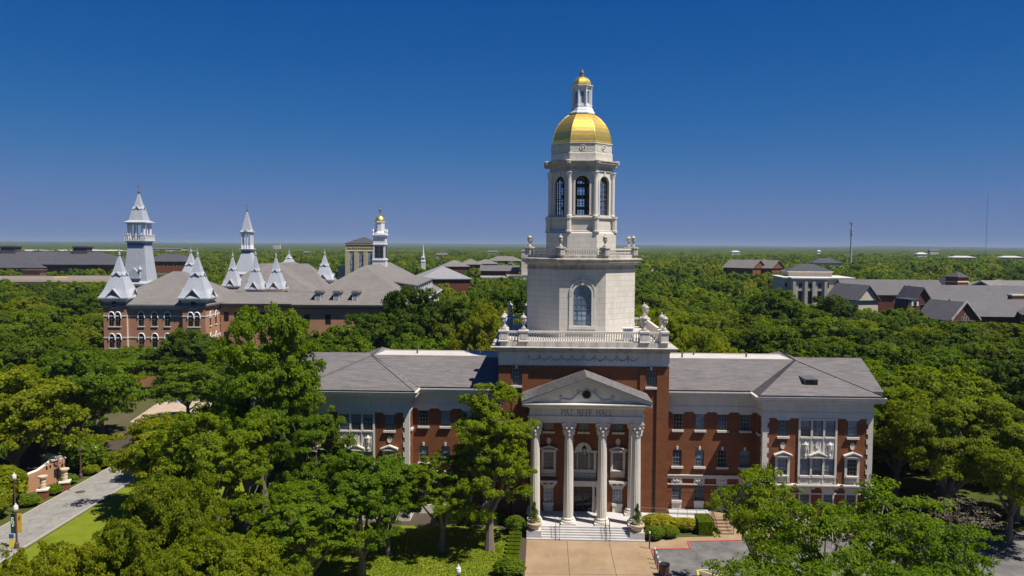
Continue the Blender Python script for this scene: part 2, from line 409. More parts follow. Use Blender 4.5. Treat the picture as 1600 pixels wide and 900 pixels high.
def f(b):
    b.ring(rect(BX0, BX1, 0, BD), [(.02, 16.4), (.06, 16.5), (.06, 17.85)])
    for x0, x1 in ((BX0, -6.35), (6.05, BX1)):
        b.box(x0 + .05, x0 + .25, -.1, -.05, 16.55, 17.75)
part('frieze', 'trim', f)
def f(b):
    n = 10; x0, x1 = -5.9, 5.6
    for i in range(n):
        a = x0 + (x1 - x0) * i / n; c = x0 + (x1 - x0) * (i + 1) / n
        b.tube([(a + (c - a) * t / 6, -.10, 17.35 - .38 * math.sin(math.pi * t / 6)) for t in range(7)], [.03, .05, .07, .08, .07, .05, .03], 5)
        b.tube([(a, -.09, 17.45), (a, -.09, 16.85)], [.07, .02], 5); b.ball((a, -.1, 17.45), .09, 6)
part('garland', 'weathered', f)
part('main_cornice', 'weathered', lambda b: cornice(b, rect(BX0, BX1, 0, BD), 18.4, .85))
def deck_profile(b): b.ring(rect(BX0, BX1, 0, BD), [(-.1, 18.405), (-.1, 18.5), (-.14, 18.9)], top=True)
part('balustrade_base', 'weathered', deck_profile)
BAL = [(.045, 0), (.07, .04), (.05, .1), (.095, .3), (.085, .42), (.045, .6), (.04, .78), (.065, .84), (.065, .9)]
def balusters(b, p0, p1, z, pitch=.255, h=.9, n=6):
    p0, p1 = Vector(p0), Vector(p1); k = max(1, int((p1 - p0).length / pitch)); 
    for i in range(k):
        p = p0.lerp(p1, (i + .5) / k); b.lathe(p.x, p.y, [(r, z + q * h / .9) for r, q in BAL], n)
def rail(b, p0, p1, z0, z1, w=.22):
    p0, p1 = Vector(p0), Vector(p1); d = (p1 - p0).normalized() * 0; nrm = Vector((-(p1 - p0).normalized().y, (p1 - p0).normalized().x)) * w / 2
    a, c, e, g = p0 - nrm, p1 - nrm, p1 + nrm, p0 + nrm
    b.add([(q.x, q.y, z) for z in (z0, z1) for q in (a, c, e, g)], [(3, 2, 1, 0), (4, 5, 6, 7), (0, 1, 5, 4), (1, 2, 6, 5), (2, 3, 7, 6), (3, 0, 4, 7)])
corners = [(BX0 + .45, .42), (BX1 - .45, .42), (BX1 - .45, BD - .42), (BX0 + .45, BD - .42)]
def pier_mesh():
    b = MB(); b.box(-.46, .46, -.38, .38, 0, 1.0); b.ring(rect(-.46, .46, -.38, .38), [(.0, 1.0), (.08, 1.03), (.08, 1.2), (-.02, 1.24)]); b.ring(rect(-.46, .46, -.38, .38), [(.07, -.001), (.07, .1), (.0, .14)])
    b.box(-.28, .28, -.4, -.379, .25, .85); return b.mesh('pier', M['trim'])
def urn_mesh():
    b = MB(); b.box(-.32, .32, -.32, .32, 0, .12)
    b.lathe(0, 0, [(.3, .12), (.3, .18), (.16, .34), (.09, .5), (.12, .56), (.27, .85), (.31, 1.15), (.31, 1.32), (.37, 1.34), (.37, 1.42), (.27, 1.56), (.12, 1.7), (.06, 1.76)], 14)
    b.ball((0, 0, 1.84), .1, 6)
    for k in range(4):
        a = k * math.pi / 2 + .4; b.tube([(.3 * math.cos(a + t * .2), .3 * math.sin(a + t * .2), 1.25 - .2 * math.sin(math.pi * t / 5) - .1) for t in range(6)], .045, 5)
    return b.mesh('urn', M['weathered'], True)
PIER, URN = pier_mesh(), urn_mesh()
def inst(me, name, parent, loc, rz=0, sc=1.0):
    o = bpy.data.objects.new(name, me); COL.objects.link(o); o.parent = parent; o.location = loc; o.rotation_euler = (0, 0, rz); o.scale = (sc, sc, sc); return o
side_pts = []
for i in range(4):
    a, c = Vector(corners[i]), Vector(corners[(i + 1) % 4]); d = (c - a).normalized(); rz = math.atan2(d.y, d.x)
    inner = [a, a + d * 2.1, c - d * 2.1]
    for p in inner:
        inst(PIER, 'pier', hall, (p.x, p.y, 18.9), rz)
        inst(URN, 'urn', hall, (p.x, p.y, 20.13), rz + rng.random(), .92)
    def f(b, a=a, c=c, d=d):
        for p, q in ((a + d * .46, a + d * 1.64), (a + d * 2.56, c - d * 2.56), (c - d * 1.64, c - d * .46)):
            balusters(b, p, q, 18.9); rail(b, p, q, 19.8, 20.02, .3)
    part('balustrade', 'trim', f)
part('roof_deck', 'membrane', lambda b: b.box(BX0 + .3, BX1 - .3, .3, BD - .3, 18.9, 18.93))
def f(b):
    b.box(4.1, 5.1, 1.2, 2.1, 18.93, 20.25); b.box(4.0, 5.2, 1.1, 2.2, 20.25, 20.33)
part('air_conditioner', 'white', f)

# octagonal tower
TX, TY = -.19, 8.9
def face(k, w): a = k * math.pi / 4; return at(TX + math.sin(a) * w / 2, TY - math.cos(a) * w / 2, 0, a)   # faces numbered from the front, anticlockwise seen from above
W1 = 12.03
def f(b):
    for k in range(8):
        b.M = face(k, W1); s_ = W1 * .41421 / 2
        b.wall(-s_, s_, 18.93, 27.3, [(-.98, .98, 20.35, 24.8, 'arch')] if k in (0, 2, 4, 6) else [], .3)
part('tower_lower_stage', 'stone', f)
def arch_trim(b, w, z0, z1, t, d, key=True, n=14, y0=0.0):
    r = w / 2; zc = z1 - r
    out = [(-r - t, z0)] + [(-(r + t) * math.cos(math.pi * i / n), zc + (r + t) * math.sin(math.pi * i / n)) for i in range(n + 1)] + [(r + t, z0)]
    inn = [(-r, z0)] + [(-r * math.cos(math.pi * i / n), zc + r * math.sin(math.pi * i / n)) for i in range(n + 1)] + [(r, z0)]
    for i in range(len(out) - 1):
        p, q, p2, q2 = out[i], out[i + 1], inn[i], inn[i + 1]
        b.add([(p[0], y0 - d, p[1]), (q[0], y0 - d, q[1]), (q2[0], y0 - d, q2[1]), (p2[0], y0 - d, p2[1]), (p[0], y0, p[1]), (q[0], y0, q[1]), (q2[0], y0, q2[1]), (p2[0], y0, p2[1])],
              [(0, 1, 2, 3), (0, 4, 5, 1), (3, 2, 6, 7)])
    if key: b.box(-.13, .13, y0 - d - .06, y0 - d, z1 - .02, z1 + t + .22)
for k in (0, 2, 4, 6):
    def f(b):
        b.M = face(k, W1); arch_trim(b, 1.96, 20.35, 24.8, .22, .07); arch_trim(b, 2.5, 23.55, 25.25, .16, .1)
        b.box(-1.42, -1.2, -.08, 0, 20.1, 23.55); b.box(1.2, 1.42, -.08, 0, 20.1, 23.55); b.box(-1.46, 1.46, -.2, 0, 20.0, 20.33)
    part('tower_window_surround', 'trim', f)
for k in (0, 2, 4, 6):
    m_ = face(k, W1) @ Matrix.Translation((0, .16, 0)); p = m_.translation
    window(hall, p.x, p.y, 20.36, 1.94, 4.42, 4, 7, rz=k * math.pi / 4, pane='skyglass', arch=True, name='tower_window')
def f(b):
    o = octagon(TX, TY, W1)
    b.ring(o, [(0, 26.35), (.06, 26.4), (.06, 26.55), (.02, 26.6), (.04, 26.9), (.3, 27.0), (.34, 27.12), (.62, 27.2), (.66, 27.42), (.76, 27.5), (.74, 27.6), (.1, 27.66)], bottom=False)
part('tower_cornice', 'weathered', f)
def f(b):
    b.ring(octagon(TX, TY, W1 - .1), [(0, 27.66), (0, 27.95), (-.05, 28.0)])
part('parapet_base', 'weathered', f)
o8 = octagon(TX, TY, W1 - .45)
for k in range(8):
    a, c = Vector(o8[k]), Vector(o8[(k + 1) % 8]); d = (c - a).normalized()
    def f(b, a=a, c=c, d=d):
        p, q = a + d * .48, c - d * .48; balusters(b, p, q, 28.0, .24, .56); rail(b, p, q, 28.54, 28.72, .28)
    part('tower_balustrade', 'trim', f)
def f():
    b = MB(); b.lathe(0, 0, [(.52, 0), (.52, .7), (.6, .73), (.6, .86), (.5, .9)], 8, math.pi / 8); return b.mesh('pier', M['weathered'])
pm8 = f()
for k in range(8):
    v_ = o8[k]; ang = math.atan2(v_[1] - TY, v_[0] - TX)
    inst(pm8, 'pier', hall, (v_[0], v_[1], 27.96), ang); inst(URN, 'urn', hall, (v_[0], v_[1], 28.86), ang, .74)

def f(b):
    b.ring(octagon(TX, TY, 7.83), [(0, 27.66), (0, 30.4), (-.1, 30.5)])
part('belfry_base', 'stone', f)
WP = 7.35; WB = 6.95
def f(b):
    b.ring(octagon(TX, TY, WP - .25), [(0, 30.5), (0, 32.0), (.18, 32.05), (.2, 32.2), (.0, 32.26)])
    b.ring(octagon(TX, TY, WP), [(.06, 30.5), (.06, 30.68), (0, 30.72)], top=False)
    for v_ in octagon(TX, TY, WP + .12): b.lathe(v_[0] * .985 + TX * .015, v_[1] * .985 + TY * .015, [(.42, 30.5), (.42, 30.7), (.34, 30.74), (.34, 32.0), (.42, 32.04), (.42, 32.24)], 8, math.pi / 8)
part('belfry_pedestal', 'stone', f)
def f(b):
    for k in range(8):
        b.M = face(k, WB); s_ = WB * .41421 / 2
        b.wall(-s_, s_, 32.26, 37.3, [(-.78, .78, 32.4, 36.75, 'arch')], .35)
        b.M = face(k, WB - .7); s_ = (WB - .7) * .41421 / 2
        b.wall(-s_, s_, 32.26, 37.3, [(-.78, .78, 32.4, 36.75, 'arch')], .01)
part('belfry_wall', 'stone', f)
part('belfry_floor', 'weathered', lambda b: b.ring(octagon(TX, TY, WB - .8), [(0, 32.2), (0, 32.3)]))
for k in range(8):
    def f(b): b.M = face(k, WB); arch_trim(b, 1.56, 32.4, 36.75, .2, .08); b.box(-.8, .8, -.12, .0, 32.28, 32.4)
    part('belfry_arch', 'trim', f)
for k in range(8):
    p = (face(k, WB) @ Matrix.Translation((0, .2, 0))).translation
    window(hall, p.x, p.y, 32.42, 1.55, 4.32, 4, 7, rz=k * math.pi / 4, pane=None, frame='iron' if k not in (1,) else 'leadgrey', arch=True, name='belfry_grille', mt=.05)
def f(b):
    for x in (-1.6, -.55, .55, 1.6):
        for y in (-1.4, 1.4):
            b.box(TX + x - .09, TX + x + .09, TY + y - .09, TY + y + .09, 32.3, 37)
    for z in (33.2, 34.5, 35.8):
        for y in (-1.4, 1.4): b.box(TX - 2.2, TX + 2.2, TY + y - .12, TY + y + .12, z, z + .22)
        for x in (-1.6, 1.6): b.box(TX + x - .1, TX + x + .1, TY - 2.2, TY + 2.2, z + .25, z + .45)
    for x in (-1.1, 1.1): b.lathe(TX + x, TY + .2, [(.3, 34.0), (.24, 34.15), (.16, 34.45), (.1, 34.6), (.03, 34.65)], 10)
part('bell_frame', 'iron', f)
def pil_mesh():
    b = MB(); b.lathe(0, 0, [(.33, 0), (.33, .12), (.27, .16), (.25, .22), (.25, 4.3), (.28, 4.36), (.27, 4.42), (.36, 4.8), (.4, 4.84), (.4, 4.95)], 12)
    return b.mesh('belfry_column', M['trim'])
PILM = pil_mesh()
for v_ in octagon(TX, TY, WB + .02): inst(PILM, 'belfry_column', hall, (v_[0], v_[1], 32.26))
def f(b):
    b.ring(octagon(TX, TY, WB), [(.02, 37.2), (.1, 37.22), (.1, 37.45), (.05, 37.5), (.05, 37.8), (.2, 37.86), (.24, 37.98), (.5, 38.06), (.53, 38.22), (.6, 38.3), (.58, 38.4), (-.2, 38.5)])
    for v_ in octagon(TX, TY, WB + .9): b.lathe(v_[0], v_[1], [(.1, 37.95), (.32, 38.05), (.36, 38.36), (.2, 38.46)], 8, math.pi / 8)
part('belfry_cornice', 'weathered', f)
def f(b):
    b.ring(octagon(TX, TY, 6.9), [(0, 38.45), (0, 39.28), (-.1, 39.34), (-.1, 40.28), (-.02, 40.32), (-.02, 40.42), (-.16, 40.46)])
part('attic_drum', 'stone', f)
def f(b):
    for k in range(8):
        b.M = face(k, 6.7); N = 16
        b.tube([(.3 * math.cos(2 * math.pi * i / N), -.02, 39.82 + .3 * math.sin(2 * math.pi * i / N)) for i in range(N + 1)], .05, 5)
        b.ball((0, -.01, 39.82), .13, 6)
        b.box(-1.1, 1.1, -.03, .02, 39.42, 39.47); b.box(-1.1, 1.1, -.03, .02, 40.16, 40.21)
part('drum_rosette', 'trim', f)
DP = [(3.24, 40.46), (3.26, 40.8), (3.2, 41.2), (3.08, 41.7), (2.9, 42.15), (2.66, 42.6), (2.35, 43.0), (1.98, 43.4), (1.6, 43.7), (1.3, 43.9), (1.2, 43.98)]
def f(b):
    u = octagon(0, 0, 2.0)
    vs = [(TX + x * r, TY + y * r, z) for r, z in DP for x, y in u]
    b.add(vs, [(j * 8 + i, j * 8 + (i + 1) % 8, (j + 1) * 8 + (i + 1) % 8, (j + 1) * 8 + i) for j in range(len(DP) - 1) for i in range(8)])
dome = part('gold_dome', 'gold', f)
def f(b):
    for x, y in octagon(0, 0, 2.0): b.tube([(TX + x * r, TY + y * r, z) for r, z in DP], .045, 6)
    b.ring(octagon(TX, TY, 6.48), [(.0, 40.44), (.1, 40.5), (.1, 40.6), (.0, 40.66)])
rib = MB(); f(rib); rib.build('dome_rib', M['gold'], dome)
def f(b):
    b.ring(octagon(TX, TY, 2.9), [(0, 43.9), (0, 44.05), (-.12, 44.2), (-.2, 44.45), (-.3, 44.6), (-.3, 44.8)])
    for k in range(8):
        b.M = face(k, 2.02); s_ = 2.02 * .41421 / 2; b.wall(-s_, s_, 44.8, 47.0, [(-.24, .24, 45.05, 46.55, 'arch')], .12)
    b.M = None
    for v_ in octagon(TX, TY, 2.08): b.lathe(v_[0], v_[1], [(.13, 44.8), (.13, 44.9), (.09, 44.95), (.09, 46.75), (.13, 46.8), (.13, 46.9)], 8)
    b.ring(octagon(TX, TY, 2.05), [(.0, 46.9), (.08, 46.92), (.14, 47.0), (.22, 47.06), (.22, 47.14), (-.05, 47.2)])
lan = part('lantern', 'white', f)
for k in range(8):
    p = (face(k, 2.02) @ Matrix.Translation((0, .06, 0))).translation
    window(lan, p.x, p.y, 45.06, .47, 1.48, 1, 1, rz=k * math.pi / 4, pane='skyglass', frame='white', arch=True, name='lantern_window', depth=.07)
LP = [(1.0, 47.2), (1.0, 47.35), (.93, 47.6), (.78, 47.85), (.56, 48.05), (.3, 48.18), (.14, 48.22)]
def f(b):
    u = octagon(0, 0, 2.0)
    b.add([(TX + x * r, TY + y * r, z) for r, z in LP for x, y in u], [(j * 8 + i, j * 8 + (i + 1) % 8, (j + 1) * 8 + (i + 1) % 8, (j + 1) * 8 + i) for j in range(len(LP) - 1) for i in range(8)])
part('lantern_dome', 'gold', f)
part('finial', 'copper', lambda b: (b.lathe(TX, TY, [(.16, 48.15), (.25, 48.3), (.2, 48.5), (.24, 48.65), (.16, 48.85), (.06, 49.0), (.02, 49.12)], 10)))

# portico
PF = -4.2
part('porch_floor', 'porch', lambda b: b.box(-5.9, 5.75, -4.62, -.001, 0, .9))
def f(b):
    for i in range(5): b.box(-5.9 if i == 4 else -4.45, 5.75 if i == 4 else 4.3, -4.62 - .29 * (i + 1), -4.622 - .29 * i, 0, .75 - .15 * i)
part('entrance_steps', 'porch', f)
def f(b):
    for x0, x1 in ((-5.9, -4.452), (4.302, 5.75)): b.box(x0, x1, -5.72, -4.624, .151, .78)
part('step_cheek', 'porch', f)
def f(b):
    for cx in (-3.0, 1.95, 2.45)[:2]:
        for dx in (0, .38):
            x = cx + dx; b.tube([(x, -4.75, .9), (x, -4.75, 1.85), (x, -6.1, 1.0), (x, -6.1, .05)], .025, 5)
            for i in range(5):
                y = -4.85 - i * .27; zt = 1.75 - i * .165
                b.tube([(x, y, zt), (x, y - .1, zt - .3), (x, y + .06, zt - .6), (x, y - .05, zt - .88)], .018, 4)
part('handrail', 'iron', f)
def column_mesh(h=10.4, r=.5, name='column'):
    b = MB(); b.box(-.75, .75, -.75, .75, 0, .22)
    b.lathe(0, 0, [(.72, .22), (.75, .3), (.72, .4), (.6, .44), (.58, .5), (.64, .54), (.62, .62), (.53, .68)], 24)
    prof = [(r * (1 - .16 * (t / 8) ** 1.6), .68 + (h - 1.38 - .68) * t / 8) for t in range(9)]
    b.lathe(0, 0, prof, 40, 0, .075)
    z = h - 1.38; rt = r * .84
    b.lathe(0, 0, [(rt + .05, z - .02), (rt + .05, z + .06), (rt, z + .09), (rt, z + .7), (rt + .12, z + 1.05), (rt + .2, z + 1.18)], 20)
    for tier, (n, z0, hh, out) in enumerate(((8, z + .08, .5, .2), (8, z + .45, .5, .3))):
        for k in range(n):
            a = 2 * math.pi * (k + .5 * tier) / n; c_, s_ = math.cos(a), math.sin(a)
            b.tube([(c_ * (rt + .02), s_ * (rt + .02), z0), (c_ * (rt + .07), s_ * (rt + .07), z0 + hh * .7), (c_ * (rt + out), s_ * (rt + out), z0 + hh), (c_ * (rt + out + .03), s_ * (rt + out + .03), z0 + hh * .78)], [.13, .13, .1, .05], 5)
    for k in range(4):
        a = math.pi / 4 + k * math.pi / 2; c_, s_ = math.cos(a), math.sin(a)
        b.tube([(c_ * rt, s_ * rt, z + .7), (c_ * (rt + .22), s_ * (rt + .22), z + 1.1), (c_ * (rt + .42), s_ * (rt + .42), z + 1.12), (c_ * (rt + .42), s_ * (rt + .42), z + .95), (c_ * (rt + .3), s_ * (rt + .3), z + .97)], [.08, .08, .08, .06, .04], 5)
    q = .74; m_ = .56
    b.extrude_z([(-q, -q), (0, -m_), (q, -q), (m_, 0), (q, q), (0, m_), (-q, q), (-m_, 0)], z + 1.18, z + 1.38)
    return b.mesh(name, M['trim'])
CMESH = column_mesh()
for x in (-5.1, -1.72, 1.66, 5.04): inst(CMESH, 'column', hall, (x, -3.62, .9))
PILA = column_mesh(10.4, .42, 'wall_column')
for x in (-5.25, 4.98): inst(PILA, 'wall_column', hall, (x, -.45, .9))
PX0, PX1 = -5.7, 5.66; PCX = (PX0 + PX1) / 2
def f(b):
    r_ = rect(PX0, PX1, PF, -.16)
    b.ring(r_, [(0, 11.3), (0, 11.72), (.04, 11.74), (.04, 11.9), (.1, 11.93), (.1, 12.0), (0, 12.02), (0, 12.74), (.1, 12.8)])
part('entablature', 'trim', f)
def f(b):
    b.ring(rect(PX0, PX1, PF, -.16), [(.1, 12.8), (.2, 12.9), (.55, 12.98), (.58, 13.16), (.68, 13.22), (.68, 13.3), (0, 13.34)])
part('portico_cornice', 'trim', f)
def f(b):
    N = 20; r = .42; cx, cz = PCX, 14.22
    out = [(PX0 + .3, 13.34), (PX1 - .3, 13.34), (PCX, 15.55)]
    # tympanum as a fan round the round window
    ring_ = [(cx + r * math.cos(2 * math.pi * i / N - math.pi / 2), cz + r * math.sin(2 * math.pi * i / N - math.pi / 2)) for i in range(N)]
    def hit(a):
        d = (math.cos(a), math.sin(a)); best = 9e9
        for i in range(3):
            p, q = out[i], out[(i + 1) % 3]; ex, ez = q[0] - p[0], q[1] - p[1]
            den = d[0] * ez - d[1] * ex
            if abs(den) < 1e-9: continue
            t = ((p[0] - cx) * ez - (p[1] - cz) * ex) / den; s_ = ((p[0] - cx) * d[1] - (p[1] - cz) * d[0]) / den
            if t > 0 and -1e-6 <= s_ <= 1 + 1e-6: best = min(best, t)
        return (cx + d[0] * best, cz + d[1] * best)
    angs = sorted({(2 * math.pi * i / N - math.pi / 2) % (2 * math.pi) for i in range(N)} | {math.atan2(p[1] - cz, p[0] - cx) % (2 * math.pi) for p in out})
    for i in range(len(angs)):
        a, c = angs[i], angs[(i + 1) % len(angs)]
        ra = (cx + r * math.cos(a), cz + r * math.sin(a)); rc = (cx + r * math.cos(c), cz + r * math.sin(c)); ha, hc = hit(a), hit(c)
        b.poly((ra[0], PF, ra[1]), (ha[0], PF, ha[1]), (hc[0], PF, hc[1]), (rc[0], PF, rc[1]))
        b.poly((ra[0], PF, ra[1]), (rc[0], PF, rc[1]), (rc[0], PF + .3, rc[1]), (ra[0], PF + .3, ra[1]))
part('tympanum', 'trim', f)
def f(b):
    cx, cz = PCX, 14.22; b.poly(*[(cx + .42 * math.cos(t * .3142), PF + .2, cz + .42 * math.sin(t * .3142)) for t in range(20)])
    
part('round_window', 'darkglass', f)
def f(b):
    cx, cz = PCX, 14.22
    b.tube([(cx + .47 * math.cos(t * .3142), PF - .03, cz + .47 * math.sin(t * .3142)) for t in range(21)], .06, 6)
    for s_ in (-1, 1):
        b.tube([(cx + s_ * (.55 + .35 * t), PF - .02, 14.5 - .95 * (1 - math.exp(-t * .55)) + .12 * math.sin(t * 1.6)) for t in range(9)], [.08, .1, .08, .1, .08, .09, .07, .06, .04], 5)
        b.ball((cx + s_ * 2.55, PF - .02, 13.95), .16, 6); b.tube([(cx + s_ * 2.55, PF - .02, 13.9), (cx + s_ * 2.6, PF - .02, 13.45)], [.09, .04], 5); b.ball((cx + s_ * .9, PF - .02, 14.55), .13, 6)
part('pediment_relief', 'weathered', f)
AP = 16.02; EV = 13.32; EX = 6.45
def f(b):
    for s_ in (-1, 1):
        x1 = PCX + s_ * EX
        # raking cornice in three steps
        for k, (y0, dz0, dz1) in enumerate(((PF - .2, -.62, -.42), (PF - .5, -.42, -.22), (PF - .72, -.22, -.02))):
            b.extrude_y([(x1, EV + dz0 + .22), (PCX, AP + dz0), (PCX, AP + dz1), (x1, EV + dz1 + .22)], y0, PF + .1)
    
part('raking_cornice', 'trim', f)
def f(b):
    for s_ in (-1, 1):
        x1 = PCX + s_ * (EX + .05)
        b.extrude_y([(x1, EV + .2), (PCX, AP - .015), (PCX, AP + .06), (x1, EV + .3)], PF - .78, -.15)
        if s_ < 0:
            for i in range(22):
                y = PF - .6 + i * .19
                b.add([(x1 + .3, y, EV + .36), (PCX - .1, y, AP + .05), (PCX - .1, y, AP + .1), (x1 + .3, y, EV + .42), (x1 + .3, y + .05, EV + .36), (PCX - .1, y + .05, AP + .05), (PCX - .1, y + .05, AP + .1), (x1 + .3, y + .05, EV + .42)],
                      [(0, 1, 2, 3), (7, 6, 5, 4), (3, 2, 6, 7)])
part('portico_roof', 'shingle', f)
# lettering on the entablature, drawn stroke by stroke
GL = {'P': (.62, [((.1, 0), (.1, 1)), ((.1, 1), (.45, 1)), ((.45, 1), (.58, .88)), ((.58, .88), (.58, .64)), ((.58, .64), (.45, .5)), ((.45, .5), (.1, .5))]),
      'A': (.78, [((.04, 0), (.39, 1)), ((.39, 1), (.74, 0)), ((.17, .34), (.61, .34))]),
      'T': (.7, [((.35, 0), (.35, 1)), ((.02, 1), (.68, 1))]),
      'N': (.8, [((.1, 0), (.1, 1)), ((.1, 1), (.7, 0)), ((.7, 0), (.7, 1))]),
      'E': (.6, [((.1, 0), (.1, 1)), ((.1, 1), (.55, 1)), ((.1, .52), (.45, .52)), ((.1, 0), (.56, 0))]),
      'F': (.56, [((.1, 0), (.1, 1)), ((.1, 1), (.55, 1)), ((.1, .52), (.45, .52))]),
      'H': (.8, [((.1, 0), (.1, 1)), ((.7, 0), (.7, 1)), ((.1, .52), (.7, .52))]),
      'L': (.58, [((.1, 0), (.1, 1)), ((.1, 0), (.56, 0))]), ' ': (.55, [])}
def f(b):
    txt = 'PAT NEFF HALL'; h = .56; gap = .14
    tot = sum(GL[c][0] + gap for c in txt) - gap; k = 5.1 / tot; x = PCX - 2.55 + .03; z0 = 12.1
    for c in txt:
        for (ax, az), (bx, bz) in GL[c][1]:
            p, q = Vector((x + ax * k, z0 + az * h)), Vector((x + bx * k, z0 + bz * h)); d = (q - p).normalized()
            t = .05 if abs(d.y) > .6 else .032
            if c in 'AN' and d.y > 0.1: t = .04
            n_ = Vector((-d.y, d.x)) * t / 2; e = d * .02; p, q = p - e, q + e
            b.extrude_y([tuple(p - n_), tuple(q - n_), tuple(q + n_), tuple(p + n_)], PF - .03, PF - .006)
            if abs(d.y) > .6:
                for r_ in (p, q): b.extrude_y([(r_.x - .065, r_.y - .012), (r_.x + .065, r_.y - .012), (r_.x + .065, r_.y + .014), (r_.x - .065, r_.y + .014)], PF - .034, PF - .031)
        x += (GL[c][0] + gap) * k
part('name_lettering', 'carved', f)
# wall behind the columns
def oval(b, x, z, rx=.25, rz_=.38, y0=0.0):
    n = 20; b.extrude_y([(x + rx * math.cos(2 * math.pi * i / n), z + rz_ * math.sin(2 * math.pi * i / n)) for i in range(n)], y0 - .07, y0 - .003)
    b.tube([(x + rx * .9 * math.cos(2 * math.pi * i / n), y0 - .07, z + rz_ * .9 * math.sin(2 * math.pi * i / n)) for i in range(n + 1)], .03, 5)
def pediment_surround(b, x, w, z0, z1, y0, apex=.75):
    """stone surround of a pedimented window: jambs, entablature and little gable; w = opening"""
    h = w / 2
    b.box(x - h - .24, x - h, y0 - .12, y0 - .003, z0 - .8, z1 + .02); b.box(x + h, x + h + .24, y0 - .12, y0 - .003, z0 - .8, z1 + .02)
    b.box(x - h - .24, x + h + .24, y0 - .16, y0 - .003, z1 + .02, z1 + .24); b.box(x - h - .4, x + h + .4, y0 - .4, y0 - .003, z1 + .24, z1 + .34)
    e = h + .42
    for s_ in (-1, 1): b.extrude_y([(x + s_ * e, z1 + .34), (x, z1 + apex - .12), (x, z1 + apex), (x + s_ * e, z1 + .46)], y0 - .45, y0 - .003)
    b.extrude_y([(x - e + .1, z1 + .342), (x + e - .1, z1 + .342), (x, z1 + apex - .1)], y0 - .12, y0 - .003)
    b.box(x - h - .1, x + h + .1, y0 - .3, y0 - .003, z0 - .12, z0 - .01); b.box(x - h, x + h, y0 - .05, y0 - .003, z0 - .8, z0 - .121)
def balconette(b, x, w, z, y0, h=.72, d=.42):
    x0, x1 = x - w / 2, x + w / 2; y = y0 - d
    for zz in (z + .04, z + h): b.tube([(x0, y0, zz), (x0, y, zz), (x1, y, zz), (x1, y0, zz)], .022, 4)
    n = int(w / .13)
    for i in range(n + 1): b.tube([(x0 + w * i / n, y, z + .04), (x0 + w * i / n, y, z + h)], .012, 4)
    for i in range(3):
        for xx in (x0, x1): b.tube([(xx, y + d * i / 3, z + .04), (xx, y + d * i / 3, z + h)], .012, 4)
for c in (bay[0], bay[2]):
    part('window_surround', 'trim', lambda b: pediment_surround(b, c, 1.04, 5.45, 7.25, 0))
    part('balconette', 'iron', lambda b: balconette(b, c, 1.6, 4.33, 0))
    part('oval_plaque', 'trim', lambda b: oval(b, c, 8.42))
    def f(b):
        b.box(c - .92, c + .92, -.52, -.003, 4.08, 4.3); b.box(c - .8, c - .5, -.35, -.003, 3.8, 4.079); b.box(c + .5, c + .8, -.35, -.003, 3.8, 4.079)
        b.extrude_y([(c - .55, 3.42), (c + .55, 3.42), (c + .68, 3.78), (c + .2, 3.78), (c + .12, 3.92), (c - .12, 3.92), (c - .2, 3.78), (c - .68, 3.78)], -.1, -.003)
        b.box(c - .58, c + .58, -.16, -.003, 1.6, 1.84); b.box(c - .5, c + .5, -.08, -.003, .9, 1.599)
    part('window_ledge', 'trim', f)
    window(hall, c, .08, 9.5, 1.0, 1.7, 3, 4, sill='trim', pane='glass'); window(hall, c, .08, 5.45, 1.04, 1.8, 3, 4, pane='glass'); window(hall, c, .08, 1.86, 1.0, 1.53, 3, 4, pane='skyglass', frame='whiteframe')
window(hall, bay[1], .08, 9.5, 1.0, 1.7, 3, 4, sill='trim')
window(hall, bay[1], .08, 5.46, 1.2, 1.78, 3, 4); window(hall, bay[1] - .86, .08, 5.46, .44, 1.78, 1, 4); window(hall, bay[1] + .86, .08, 5.46, .44, 1.78, 1, 4)
def f(b):
    cx = bay[1]; 
    for x0, x1 in ((-1.36, -1.1), (-.66, -.58), (.58, .66), (1.1, 1.36)): b.box(cx + x0, cx + x1, -.12, -.003, 4.5, 7.27)
    b.box(cx - 1.45, cx - .84, -.2, -.003, 7.27, 7.48); b.box(cx + .84, cx + 1.45, -.2, -.003, 7.27, 7.48)
    N = 16; b.extrude_y([(cx + .84 * math.cos(math.pi * i / N), 7.27 + 1.0 * math.sin(math.pi * i / N)) for i in range(N + 1)], -.06, -.003)
    b.tube([(cx + .84 * math.cos(math.pi * i / N), -.1, 7.27 + 1.02 * math.sin(math.pi * i / N)) for i in range(N + 1)], .1, 6)
    b.box(cx - 1.2, cx + 1.2, -.05, -.003, 4.45, 5.44)
part('palladian_surround', 'trim', f)
part('balconette', 'iron', lambda b: balconette(b, bay[1], 2.9, 4.4, 0, .8, .6))
def f(b):
    b.box(-1.95, 1.8, -.75, -.003, 4.1, 4.38); b.box(-1.75, 1.6, -.45, -.003, 3.72, 4.098)
    for x in (-1.62, 1.46):
        b.box(x - .2, x + .2, -.42, -.003, .9, 1.1); b.lathe(x, -.3, [(.17, 1.1), (.15, 3.5), (.2, 3.6), (.2, 3.72)], 14)
    b.box(-1.32, -1.06, -.1, -.003, .9, 3.719); b.box(.91, 1.17, -.1, -.003, .9, 3.719)
part('door_surround', 'trim', f)
def f(b):
    b.box(-1.04, -.1, .18, .22, .92, 3.66); b.box(-.06, .88, .18, .22, .92, 3.66)
dr = part('entrance_door', 'darkglass', f)
def f(b):
    for x in (-1.04, -.14, -.06, .82): b.box(x, x + .06, .12, .178, .91, 3.66)
    for z in (.91, 2.95, 3.6): b.box(-.98, .82, .13, .176, z, z + .06)
dfm = MB(); f(dfm); dfm.build('door_frame', M['iron'], dr)
